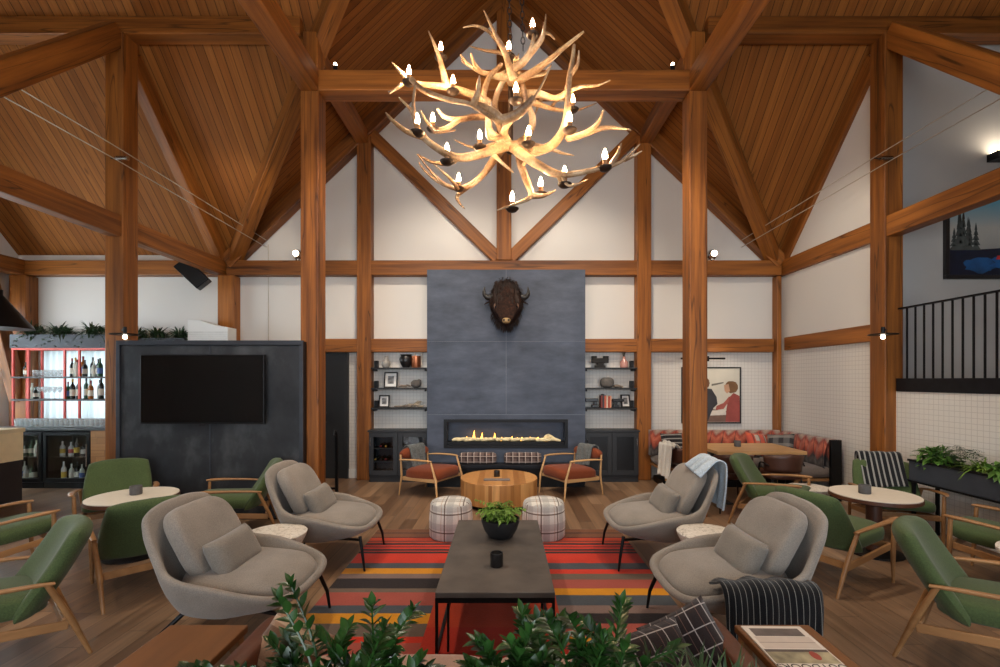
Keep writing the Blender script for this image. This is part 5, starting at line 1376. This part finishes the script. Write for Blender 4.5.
def channels(axis, a0, a1, fixed, sgn, z0, z1):
    m = MB(); n = int(round((a1 - a0) / .2)); N = n * 6
    def prof(v):  # bulged vertical section
        return .05 + .04 * math.sin(PI * min(1, v * 1.0)) ** .6
    def fn(u, v):
        a = a0 + (a1 - a0) * u; bul = abs(math.sin(PI * n * u)) ** .6 * .030
        z = z0 + (z1 - z0) * v; off = prof(v) + bul * (math.sin(PI * min(1, max(0, v))) ** .4 if v < 1 else 0)
        return Vector((a, fixed - sgn * off - .07 * sgn * (1 - v), z)) if axis == 0 else Vector((fixed - sgn * off - .07 * sgn * (1 - v), a, z))
    m.grid(fn, N, 10)
    # solid behind
    if axis == 0: m.bb(a0, a1, fixed - .05, fixed + .05, z0, z1)
    else: m.bb(fixed - .05, fixed + .05, a0, a1, z0, z1)
    return m
channels(0, B0 + .02, 4.60, 7.72, 1, .44, .86).build('backrest', bq.m, t, smooth=60)
channels(1, 6.48, 7.60, 4.64, 1, .44, .86).build('backrest', bq.m, t, smooth=60)
m = MB(); m.bb(4.575, 4.72, 6.425, 6.475, 0, .86); m.build('end_panel', M['black_metal'], t, smooth=0, bevel=.004)
def cushion(name, loc, w, t_, rot, mat, label, cat='pillow', group=None, spin=0):
    m = MB(); m.pillow((0, 0, 0), w, w, t_, n=12)
    M_ = Matrix.Translation(loc) @ Matrix.Rotation(rot[2], 4, 'Z') @ Matrix.Rotation(rot[0], 4, 'X') @ Matrix.Rotation(rot[1], 4, 'Y') @ Matrix.Rotation(spin, 4, 'Z')
    return tag(m.build(name, mat, M=M_, smooth=80), label, cat, group)
zig = plaid('kilim_red', rgb(196, 180, 164), [(0, .2, .10, 0, rgb(196, 66, 44), .9), (1, .16, .06, .02, rgb(206, 96, 66), .8), (0, .12, .02, .02, rgb(60, 54, 54), .7)], axes=(0, 1))
cushion('throw_pillow', (4.10, 7.44, .655), .40, .15, (math.radians(66), .3, .1), zig, 'red and cream patterned pillow in the banquette bend')
cushion('throw_pillow', (4.36, 7.26, .655), .40, .15, (math.radians(68), -.3, -.6), plaid('kilim_grey', rgb(98, 94, 92), [(0, .15, .07, 0, rgb(52, 50, 52), .9), (1, .14, .05, .02, rgb(140, 132, 124), .7)], axes=(0, 1)), 'dark grey patterned pillow beside the red one in the banquette bend')
cushion('throw_pillow', (2.74, 7.46, .655), .38, .14, (math.radians(68), 0, .15), plaid('black_white_check', rgb(44, 42, 44), [(1, .07, .02, 0, rgb(160, 154, 148), .9)], axes=(0, 1)), 'black pillow with pale stripes at the fireplace end of the banquette')
# brown leather dining chairs (tub) at the table
lea = plain('brown_leather', rgb(70, 40, 28), .45, 0, .15, 12, .1)
def tub(loc, rz, label):
    t = thing('leather_chair', label, 'chair', loc, rz, 'brown leather dining chairs')
    m = MB(); m.blob((0, 0, .46), (.22, .23, .045), .5, .5, nu=28, nv=10); m.build('seat', lea, t, smooth=70)
    def fn(u, v):
        a = PI * (.62 + .76 * u); r = .24 + .03 * v
        return Vector((r * math.cos(a) * .95, r * math.sin(a), .52 + .24 * v * (1 - .15 * abs(u - .5) * 2)))
    m = MB(); m.grid(fn, 20, 5); m.build('backrest', lea, t, smooth=70, solid=.035, soff=0)
    for sx in (-1, 1):
        for sy in (-1, 1):
            m = MB(); m.tube([(sx * .17, sy * .18, .43), (sx * .22, sy * .22, .25), (sx * .235, sy * .235, 0)], [.011, .011, .009], 8); m.build('leg', M['black_metal'], t)
    for sy in (-1, 1):
        m = MB(); m.tube(crs([(.05, sy * .235, .45), (.0, sy * .255, .60), (-.08, sy * .26, .63), (-.17, sy * .225, .60)], 4), .010, 8); m.build('arm', M['black_metal'], t)
    return t
tb0 = tub((3.62, 6.06, 0), PI / 2, 'brown leather dining chair behind the green armchair in side view')
dup(tb0, (2.98, 6.08, 0), PI / 2, 'brown leather dining chair beside the square timber post')
# chair with the white throw at the near end of the banquette
c3 = dup(tb0, (2.63, 6.66, 0), PI * .05, 'brown leather dining chair under a white throw beside the banquette end')
throw('throw', [(-.18, 0, .72), (-.235, 0, .785), (-.27, 0, .74), (-.305, 0, .77), (-.315, 0, .60), (-.32, 0, .42), (-.325, 0, .30)], (0, 1, 0), .36, M['white_throw'], 'cream throw hanging over the leather chair beside the square timber post', (2.63, 6.66, 0), PI * .05, .02, 3, seed=5)

# ================================================================== long planter on the landing side
t = thing('long_planter', 'long dark planter box of ferns and leafy plants on a black metal stand', 'planter', (4.62, 4.05, 0), 0)
L0, L1 = -1.55, 1.05   # along y
zb, zt = .60, .82
mtp = plain('slate_planter', rgb(62, 66, 74), .5, .2, .08, 8)
m = MB(); a = .13
m.bb(-a, -a + .015, L0, L1, zb, zt - .0); m.bb(a - .015, a, L0, L1, zb, zt); m.bb(-a + .015, a - .015, L0, L0 + .015, zb, zt); m.bb(-a + .015, a - .015, L1 - .015, L1, zb, zt); m.bb(-a + .015, a - .015, L0 + .015, L1 - .015, zb, zb + .015)
m.build('trough', mtp, t, smooth=0)
m = MB(); m.bb(-a - .012, a + .012, L0 - .01, L1 + .01, zb - .02, zb); m.bb(-a - .012, -a, L0 - .01, L1 + .01, zt - .015, zt + .008); m.bb(a, a + .012, L0 - .01, L1 + .01, zt - .015, zt + .008); m.bb(-a - .012, -a - .001, -.30, -.22, zb, zt - .015)
m.build('frame', M['black_metal'], t, smooth=0)
for y in (L1 - .06, -.25, L0 + .06):
    for x in (-a, a):
        m = MB(); m.bb(x - .014, x + .014, y - .014, y + .014, 0, zb - .02); m.build('leg', M['black_metal'], t, smooth=0)
m = MB(); m.bb(-a + .015, a - .015, L0 + .015, L1 - .015, zt - .06, zt - .03); m.build('soil', soil, t, smooth=0)
rng = random.Random(77)
for i, y in enumerate([.85, .62, .38, .12, -.15, -.4, -.65, -.9, -1.15, -1.4]):
    m = MB()
    if i % 3 == 0: bushy(m, (-.02, y, zt + .02), .20, 150, .085, .055, rng); bushy(m, (-.02, y, zt - .05), .16, 60, .085, .055, rng)
    elif i % 3 == 1:
        for k in range(44):
            an = rng.uniform(0, 2 * PI); pts = crs([(0, y, zt - .03), (math.cos(an) * .08, y + math.sin(an) * .08, zt + rng.uniform(.10, .2)), (math.cos(an) * rng.uniform(.12, .24), y + math.sin(an) * .22, zt + rng.uniform(.02, .18))], 5)
            for j in range(1, len(pts)):
                d = pts[j] - pts[j - 1]; sd = d.cross(Vector((0, 0, 1))).normalized()
                for s in (-1, 1): m.leaf(pts[j], sd * s + d.normalized() * .5, .05 * (1.1 - j / len(pts)), .014, .3, seg=2)
    else: spiky(m, (0, y, zt - .03), 60, .36, .016, rng, 1.0, .8); bushy(m, (0, y, zt), .13, 60, .05, .03, rng)
    m.build('foliage', (leafD, leafB, leafA)[(i * 2) % 3] if i % 3 else leafD, t, smooth=60)

# ================================================================== foreground: leather settee between two wooden tables, planter behind it
lt = plain('tan_leather', rgb(86, 46, 27), .45, 0, .2, 10, .12)
pnk = fabric('dusty_pink_wool', rgb(170, 138, 122), .1, 120)
st = thing('settee', 'low settee with brown leather arms seen from behind at the bottom edge', 'sofa', (-.055, 1.86, 0))
m = MB(); m.bb(-1.02, 1.02, -.40, .34, .10, .26); m.build('base', lt, st, smooth=0, bevel=.01)
for k in range(2):
    x0, x1 = (-.90, -.01) if k == 0 else (.01, .90)
    m = MB(); m.blob(((x0 + x1) / 2, .03, .325), ((x1 - x0) / 2, .33, .075), .3, .25, nu=36, nv=10); m.build('seat_cushion', pnk, st, smooth=70)
for s in (-1, 1):
    m = MB(); m.blob((s * 1.0, -.02, .42), (.05, .36, .185), .25, .25, nu=28, nv=12); m.build('arm', lt, st, smooth=70)
m = MB(); m.blob((0, -.40, .44), (1.02, .07, .19), .25, .2, nu=36, nv=12); m.build('backrest', lt, st, smooth=70)
for sx in (-1, 1):
    for y in (-.36, .30):
        m = MB(); m.cyl((sx * .95, y, 0), (sx * .95, y, .1), .018, .024, 10); m.build('leg', M['black_metal'], st)
for s, w in ((-1, 'bar side'), (1, 'landing side')):
    x0, x1 = (-1.50, -1.15) if s < 0 else (1.035, 1.37)
    t = thing('bench_table', f'low wooden table at the bottom edge beside the settee arm, {w}', 'side table', ((x0 + x1) / 2, 1.65, 0), 0, 'wooden tables flanking the settee'); a = (x1 - x0) / 2
    m = MB(); m.bb(-a, a, -.45, .42, .565, .60); m.build('tabletop', wood('bench_wood' + str(s), rgb(88, 55, 29), rgb(128, 84, 47), 1, .4, 8, .12, var=.05), t, smooth=0, bevel=.006)
    for sx in (-1, 1):
        for y in (-.41, .38):
            m = MB(); m.bb(sx * (a - .03) - .022, sx * (a - .03) + .022, y - .022, y + .022, 0, .565); m.build('leg', M['chair_wood'], t, smooth=0, bevel=.004)
bpl = plaid('black_window_plaid', rgb(44, 36, 36), [(0, .08, .0045, .02, rgb(170, 162, 158), .85), (1, .08, .0045, .03, rgb(170, 162, 158), .85), (0, .08, .003, .05, rgb(120, 90, 80), .6)], axes=(0, 1), weave=160)
cushion('throw_pillow', (.80, 1.98, .535), .33, .16, (math.radians(60), 0, -.45), bpl, 'black pillow with white window plaid against the leather settee arm', spin=.62)
cushion('throw_pillow', (.63, 1.86, .52), .34, .16, (math.radians(50), 0, .15), bpl, 'second black plaid pillow lying lower, half behind the leaves', spin=.2)
cushion('throw_pillow', (-.93, 1.98, .53), .28, .14, (math.radians(62), 0, .45), plaid('brown_stripe', rgb(150, 116, 90), [(1, .16, .05, 0, rgb(92, 62, 44), .8), (1, .16, .02, .09, rgb(196, 166, 134), .8), (0, .3, .03, .05, rgb(110, 78, 56), .5)], axes=(0, 1)), 'brown striped pillow against the settee arm of the bar side', spin=-.7)
# magazine
t = thing('magazine', 'magazine with a landscape cover lying on the wooden table of the landing side', 'magazine', (1.180, 1.845, .60), math.radians(-1))
m = MB(); m.bb(-.13, .13, -.20, .20, 0, .006); m.build('pages', plain('paper', rgb(214, 204, 192), .5, 0, .03), t, smooth=0)
def patch(nm_, x0, x1, y0, y1, c, z=.0065, var=.3, sc=14):
    m = MB(); m.bb(x0, x1, y0, y1, .006, z); return m.build(nm_, plain('mag_' + nm_, rgb(*c), .5, 0, var, sc), t, smooth=0)
patch('sky_photo', -.105, .105, .12, .18, (96, 86, 82)); patch('pale_band', -.115, .115, .03, .115, (196, 182, 170), var=.05); patch('text_rule', -.115, .115, .07, .073, (140, 126, 118), .0068)
patch('meadow_photo', -.125, .125, -.07, .02, (150, 140, 112), var=.5); patch('dark_ridge', -.125, .125, .005, .022, (84, 72, 68), .0068)
m = MB(); m.blob((.055, -.02, .007), (.018, .03, .001), nu=12, nv=6); m.build('red_figure', plain('mag_red', rgb(150, 60, 44), .5), t)
cu = bpy.data.curves.new('title', 'FONT'); cu.body = 'OUTDOORS'; cu.size = .048; cu.align_x = 'CENTER'; cu.extrude = .0003
cu.materials.append(plain('ink', rgb(40, 34, 32), .5)); tmp = bpy.data.objects.new('title_tmp', cu); COL.objects.link(tmp); bpy.context.view_layer.update()
me = bpy.data.meshes.new_from_object(tmp.evaluated_get(bpy.context.evaluated_depsgraph_get())); bpy.data.objects.remove(tmp)
o = bpy.data.objects.new('title_lettering', me); COL.objects.link(o); o.parent = t; o.location = (.0, -.075, .0066); o.rotation_euler = (0, 0, PI)
# foreground planter
t = thing('foreground_planter', 'long planter of glossy green plants along the bottom edge behind the settee', 'planter', (-.02, 1.27, 0))
m = MB(); L = 1.05
m.bb(-L, L, -.14, -.12, 0, .74); m.bb(-L, L, .10, .12, 0, .74); m.bb(-L, -L + .02, -.12, .10, 0, .74); m.bb(L - .02, L, -.12, .10, 0, .74); m.build('trough', M['dark_metal'], t, smooth=0)
m = MB(); m.bb(-L + .02, L - .02, -.12, .10, .55, .705); m.build('soil', soil, t, smooth=0)
rng = random.Random(13)
def zz_stem(m, base, tip, n, Lf, w):
    mid = base.lerp(tip, .5) + Vector((0, 0, .06))
    pts = crs([base, mid, tip], 6)
    m.tube(pts, lerp_list([.006, .004, .002], 6), 5)
    for j in range(2, len(pts)):
        d = (pts[j] - pts[j - 1]).normalized(); sd = d.cross(Vector((rng.uniform(-.3, .3), 1, .2))).normalized()
        for s in (-1, 1):
            m.leaf(pts[j], sd * s * .8 + d * .9 + Vector((0, rng.uniform(-.5, .5), 0)), Lf * rng.uniform(.75, 1.15) * (1 - .4 * j / len(pts)), w, .15, seg=4)
    m.leaf(pts[-1], pts[-1] - pts[-2], Lf * .7, w * .8, .1, seg=4)
clumps = [(-.68, .18, 20, .09), (-.56, .21, 20, .09), (-.47, .26, 16, .10), (-.385, .40, 12, .10), (-.31, .27, 14, .10), (.0, .25, 12, .09), (.09, .32, 12, .10), (.18, .26, 14, .10), (.28, .33, 14, .105), (.38, .27, 12, .10), (-.16, .16, 8, .07), (-.80, .19, 16, .085)]
for i, (x, hgt, n, Lf) in enumerate(clumps):
    m = MB()
    for k in range(n):
        b_ = Vector((x + rng.uniform(-.06, .06), rng.uniform(-.07, .07), .70)); an = rng.uniform(0, 2 * PI); sp = rng.uniform(.04, .22)
        tp = b_ + Vector((math.cos(an) * sp, math.sin(an) * sp * .6, hgt * rng.uniform(.45, 1.0) ** 1.4))
        zz_stem(m, b_, tp, 8, Lf * .75, .026)
    m.build('foliage', leafC, t, smooth=60)
for i, x in enumerate((.46, .55, .64, .72, -.74, -.5, -.22, -.10)):
    m = MB(); spiky(m, (x, 0, .69), 150, (.36, .36, .34, .30, .28, .26, .24, .24)[i], .011, rng, 1.4, .5); bushy(m, (x, 0, .72), .15, 90, .06, .014, rng)
    m.build('foliage', leafA if i < 6 else plain('dry_leaf', rgb(126, 110, 90), .7, 0, .3), t, smooth=60)
# ================================================================== antler chandelier
CD = 3.62
bone = NT('antler_bone'); v = bone.coord(); n1 = bone.noise(v, 5, 4, .6); n2 = bone.noise(v, 60, 3)
f_ = bone.math('ADD', bone.math('MULTIPLY', n1, .75), bone.math('MULTIPLY', n2, .25))
bone.set(Base_Color=bone.ramp(f_, [(.34, rgb(92, 62, 40)), (.5, rgb(158, 124, 88)), (.68, rgb(212, 188, 154))]), Roughness=.5)
bone.bump(n2, .3, .004)
ch = thing('antler_chandelier', 'huge chandelier of interlocked antlers with lit candle bulbs hanging before the tie beam', 'chandelier', (0, 0, 0))
def cz(x, y, o): return at(380 + x / 3.178, y / 3.178, CD + o)
def antler(beams):
    m = MB()
    for pts, r0, r1 in beams:
        P = crs([cz(*p) for p in pts], 7); n = len(P)
        rr = []
        for i in range(n):
            t_ = i / (n - 1)
            r = (r0 + (r1 - r0) * t_ ** 1.25) * (1 + .10 * noise.noise(P[i] * 9))
            rr.append(max(.003, r))
        # blunt start
        m.tube(P, rr, 10, flat=.85)
    m.build('antler', bone.m, ch, smooth=70)
T = .004
A = [
 [([(425, 250, -.15), (412, 215, -.2), (395, 165, -.28), (362, 100, -.34), (330, 32, -.36)], .036, T), ([(420, 222, -.18), (462, 190, -.22), (485, 140, -.25), (487, 95, -.2)], .036, .008), ([(470, 180, -.22), (510, 130, -.28), (522, 95, -.3), (527, 45, -.3)], .026, T), ([(520, 104, -.3), (538, 108, -.25), (556, 125, -.22)], .014, T)],
 [([(415, 262, .05), (460, 245, -.1), (520, 205, -.25), (580, 155, -.36), (648, 100, -.44)], .038, .008), ([(470, 240, -.12), (520, 235, .0), (545, 205, .1)], .022, T)],
 [([(440, 200, .2), (390, 150, .3), (345, 100, .38), (302, 82, .42), (264, 88, .45)], .030, T), ([(375, 132, .32), (360, 115, .2), (352, 110, .1)], .018, T)],
 [([(430, 190, .35), (385, 168, .45), (330, 160, .5), (284, 146, .55)], .028, T)],
 [([(420, 250, .1), (370, 242, .1), (320, 228, .05), (282, 205, .0), (254, 172, -.05)], .034, T), ([(318, 228, .05), (298, 200, -.05), (288, 168, -.1)], .022, T), ([(300, 216, .0), (268, 200, .05), (258, 186, .05)], .014, T), ([(380, 240, .1), (420, 212, .2), (442, 170, .3)], .022, T)],
 [([(350, 330, .1), (290, 300, .05), (215, 278, -.05), (140, 268, -.15), (85, 262, -.25), (30, 298, -.35)], .040, T), ([(212, 278, -.05), (200, 225, -.12), (182, 165, -.2), (154, 98, -.25)], .032, T), ([(104, 262, -.22), (72, 235, -.3), (38, 198, -.4)], .026, T), ([(70, 268, -.28), (44, 288, -.2), (26, 292, -.1)], .014, T)],
 [([(100, 252, -.75), (140, 288, -.78), (215, 316, -.8), (290, 332, -.8), (345, 368, -.76), (385, 384, -.7), (432, 366, -.7), (480, 322, -.75), (515, 268, -.8), (540, 214, -.85)], .020, .006), ([(296, 334, -.8), (312, 290, -.85), (316, 240, -.9)], .026, T), ([(385, 384, -.68), (345, 352, -.72), (300, 334, -.78)], .040, .03), ([(385, 384, -.68), (440, 360, -.7), (490, 310, -.75)], .040, .024)],
 [([(345, 372, .15), (295, 372, .1), (250, 380, .0), (205, 372, -.05), (182, 345, -.1)], .032, .01), ([(250, 380, .0), (205, 410, -.1), (160, 402, -.2), (128, 350, -.3)], .026, T), ([(160, 402, -.2), (178, 420, -.25), (240, 414, -.3)], .016, T)],
 [([(430, 462, -.1), (380, 470, -.2), (310, 492, -.35), (245, 500, -.5), (180, 470, -.6), (125, 420, -.68), (106, 350, -.75), (112, 270, -.8)], .042, .008), ([(140, 436, -.65), (90, 420, -.75), (45, 388, -.85), (18, 358, -.9)], .024, T), ([(250, 500, -.5), (215, 520, -.45), (160, 514, -.4), (120, 490, -.4)], .024, T), ([(118, 390, -.7), (98, 350, -.65), (60, 310, -.6)], .02, T)],
 [([(420, 470, .0), (480, 480, -.12), (540, 466, -.3), (582, 415, -.45), (596, 345, -.55), (600, 262, -.6), (612, 190, -.62), (617, 142, -.62)], .040, .010), ([(596, 440, -.4), (650, 425, -.5), (692, 392, -.6), (710, 350, -.68)], .028, T), ([(650, 425, -.5), (720, 405, -.55), (796, 412, -.6)], .024, T), ([(604, 240, -.6), (628, 205, -.66), (632, 160, -.7)], .018, T), ([(486, 480, -.12), (464, 455, -.3), (466, 420, -.4), (480, 400, -.45)], .018, T)],
 [([(440, 300, .1), (500, 298, .15), (555, 312, .2), (600, 290, .15), (640, 275, .1), (690, 272, .05), (732, 255, .0)], .036, T), ([(590, 292, .15), (606, 240, .2), (612, 205, .25)], .024, T), ([(520, 302, .2), (505, 330, .35), (490, 372, .4)], .02, T)],
 [([(450, 320, .2), (500, 330, .3), (545, 345, .4), (615, 352, .45), (688, 328, .5)], .032, T), ([(545, 345, .4), (560, 322, .5), (600, 320, .6)], .02, T)],
 [([(412, 460, -.1), (450, 490, -.25), (510, 528, -.4), (575, 555, -.5), (680, 540, -.6), (765, 515, -.65), (826, 458, -.7)], .044, T), ([(735, 524, -.63), (755, 490, -.66), (767, 454, -.68)], .022, T), ([(778, 508, -.65), (806, 496, -.6), (832, 480, -.58)], .016, T), ([(570, 553, -.5), (585, 585, -.45), (620, 588, -.4), (660, 570, -.38)], .026, T), ([(575, 556, -.5), (600, 590, -.55), (648, 578, -.6)], .014, T)],
 [([(440, 475, .0), (450, 530, -.1), (468, 580, -.2), (480, 622, -.28), (440, 645, -.35), (372, 668, -.4)], .036, T), ([(480, 622, -.28), (520, 622, -.3), (558, 604, -.32)], .026, T), ([(452, 530, -.1), (475, 500, -.2), (520, 488, -.25)], .018, T)],
 [([(390, 470, .0), (360, 510, .1), (330, 552, .15), (285, 590, .15), (232, 598, .1), (180, 565, .05), (118, 490, .0)], .036, T), ([(285, 590, .15), (246, 622, .2), (252, 645, .2), (270, 664, .2)], .024, T), ([(232, 598, .1), (180, 575, .2), (140, 540, .25), (122, 514, .25)], .02, T), ([(250, 600, .1), (215, 560, .0), (170, 522, -.05)], .018, T)],
 [([(400, 440, .2), (350, 462, .3), (300, 470, .35), (236, 444, .4)], .026, T)],
 [([(350, 480, -.05), (385, 515, -.2), (424, 548, -.3)], .022, T)],
 [([(470, 460, .2), (530, 470, .35), (575, 485, .4), (616, 494, .45)], .028, T)],
 [([(400, 455, .0), (350, 420, -.05), (345, 370, -.1), (330, 310, -.1), (345, 250, -.05), (385, 205, .0)], .034, .02), ([(336, 330, -.1), (310, 290, -.15), (312, 250, -.2)], .02, T)],
 [([(430, 462, .05), (470, 430, .1), (485, 380, .1), (465, 320, .05), (450, 260, .0), (430, 205, .05)], .034, .02)],
 [([(410, 462, .1), (380, 400, .2), (365, 330, .2), (385, 270, .15), (420, 220, .1)], .034, .02)],
 [([(415, 462, -.1), (395, 420, -.25), (420, 380, -.3), (460, 350, -.25)], .03, .012), ([(400, 430, -.2), (350, 440, -.3), (338, 405, -.35)], .022, .008)],
]
for b in A: antler(b)
# candle sockets: cup, sleeve, bulb
brass = plain('aged_brass', rgb(58, 44, 34), .45, .6, .15, 10); sleeve = plain('candle_sleeve', rgb(150, 104, 62), .6, 0, .15, 20)
CANDLES = [(92, 205, -.32), (193, 128, -.12), (232, 235, -.2), (410, 125, .0), (485, 55, -.2), (432, 262, -.55), (613, 294, .1), (168, 355, -.15), (118, 362, -.72), (603, 355, -.55), (317, 410, -.3), (472, 400, -.45), (213, 455, -.55), (250, 545, .12), (420, 607, -.34), (511, 560, -.2), (587, 528, -.5), (715, 474, -.62)]
for x, y, o in CANDLES:
    p = cz(x, y + 34, o)
    m = MB(); m.cyl(p - Vector((0, 0, .055)), p + Vector((0, 0, .0)), .017, .017, 12)
    so = m.build('candle_socket', sleeve, ch)
    m = MB(); m.lathe([(0, -.075), (.03, -.07), (.046, -.055), (.048, -.048), (.02, -.052), (0, -.052)], c=p, seg=20); m.build('drip_cup', brass, so, smooth=50)
    m = MB(); m.lathe([(0, 0), (.010, .002), (.016, .018), (.0165, .030), (.011, .050), (.004, .068), (0, .075)], c=p, seg=16); m.build('bulb', M['bulb_ch'], so, smooth=70)
# centre stem and chains up to the ridge
c0, c1 = cz(415, 470, .08), cz(415, 190, .08)
m = MB(); m.cyl(c0, c1, .02, .02, 12); m.blob(c0, (.05, .05, .05), nu=16, nv=10); m.build('centre_stem', brass, ch)
def chain(p0, p1, seed):
    m = MB(); L = (p1 - p0).length; n = int(L / .052); d = (p1 - p0) / n; z = d.normalized()
    for k in range(n):
        c = p0 + d * (k + .5); a = Vector((1, 0, 0)) if k % 2 else Vector((0, 1, 0)); a = (a - z * a.dot(z)).normalized()
        m.tube([c + z * (.032 * math.cos(2 * PI * i / 8)) + a * (.016 * math.sin(2 * PI * i / 8)) for i in range(9)], .0042, 5, cap=False)
    return m.build('chain', M['dark_metal'], ch)
chain(c1, Vector((-.04, c1.y, ZR - .14)), 0)
chain(cz(455, 160, .1), Vector((.05, c1.y, ZR - .14)), 1)
m = MB(); m.cyl((0, c1.y, ZR - .16), (0, c1.y, ZR - .1), .1, .1, 20); m.build('ceiling_rose', M['dark_metal'], ch)
CH_LIGHTS = []
SPOTS = []  # mostly added spots with no fixture, put in to brighten the room
for s in (-1, 1):
    SPOTS.append((s * 2.2, 3.2, 5.2, s * 1.6, 3.6, 0, 110, 95)); SPOTS.append((s * 2.2, 4.1, 5.2, s * 1.4, 4.9, 0, 190, 105))
    SPOTS.append((s * 1.3, 5.3, 5.2, s * 2.2, 6.8, 0, 170, 100))
    SPOTS.append((s * 4.6, 3.0, 3.4, s * 3.4, 3.6, 0, 60, 110))
    SPOTS.append((s * 1.2, 5.55, 5.2, s * .9, 8.0, 2.2, 120, 95))
SPOTS += [(2.95, 5.0, 4.9, 4.8, 6.9, 2.4, 100, 80), (-3.2, 6.0, 4.9, -5.6, 8.0, 3.0, 50, 90), (6.4, 5.75, 4.60, 6.2, 5.95, 5.2, 8, 150), (2.2 + 1.4, 7.5, 2.3, 3.7, 7.95, 1.5, 5, 120)]  # two added wall washes, then the light of the landing and picture lamps
# ================================================================== light
wd = bpy.data.worlds.new('sky'); SC.world = wd; wd.use_nodes = True
wd.node_tree.nodes['Background'].inputs[0].default_value = (.78, .88, 1.0, 1); wd.node_tree.nodes['Background'].inputs[1].default_value = 1.6
def area(name, loc, rot, sx, sy, power, col):
    l = bpy.data.lights.new(name, 'AREA'); l.shape = 'RECTANGLE'; l.size = sx; l.size_y = sy; l.energy = power; l.color = col
    o = bpy.data.objects.new(name, l); COL.objects.link(o); o.location = loc; o.rotation_euler = rot; return o
def spot(name, loc, tgt, power, ang, col, blend=.7, size=.12):
    l = bpy.data.lights.new(name, 'SPOT'); l.energy = power; l.spot_size = math.radians(ang); l.spot_blend = blend; l.color = col; l.shadow_soft_size = size
    o = bpy.data.objects.new(name, l); COL.objects.link(o); o.location = loc
    o.rotation_euler = (Vector(tgt) - Vector(loc)).to_track_quat('-Z', 'Y').to_euler(); return o
def point(name, loc, power, col, size=.03):
    l = bpy.data.lights.new(name, 'POINT'); l.energy = power; l.color = col; l.shadow_soft_size = size
    o = bpy.data.objects.new(name, l); COL.objects.link(o); o.location = loc; return o
DAY = (.93, .96, 1.0); WARM = (1.0, .76, .50)
area('window_daylight', (0, YE - .3, 2.0), (math.radians(90), 0, 0), 8.5, 2.8, 380, DAY)
area('bar_window_daylight', ((WX0 + WX1) / 2, YB + .35, 1.6), (math.radians(-90), 0, 0), 1.5, 1.2, 11, DAY)
area('bar_end_daylight', (XL - .35, 5.4, 1.9), (0, math.radians(-90), 0), 2.0, 4.4, 300, DAY)
for x, y, z, pw in CH_LIGHTS: point('chandelier_light', (x, y, z), pw, WARM, .04)
for x, y, z, tx, ty, tz, pw, an in SPOTS: spot('fill_and_lamp_spot', (x, y, z), (tx, ty, tz), pw, an, (1, .87, .71))
SC.view_settings.view_transform = 'Standard'; SC.view_settings.look = 'None'; SC.view_settings.gamma = 1; SC.view_settings.use_curve_mapping = False
SC.view_settings.exposure = 0.2
cy = SC.cycles
cy.use_denoising = True; cy.max_bounces = 8; cy.diffuse_bounces = 5; cy.glossy_bounces = 3; cy.transmission_bounces = 6; cy.transparent_max_bounces = 8
cy.caustics_reflective = False; cy.caustics_refractive = False; cy.sample_clamp_indirect = 4
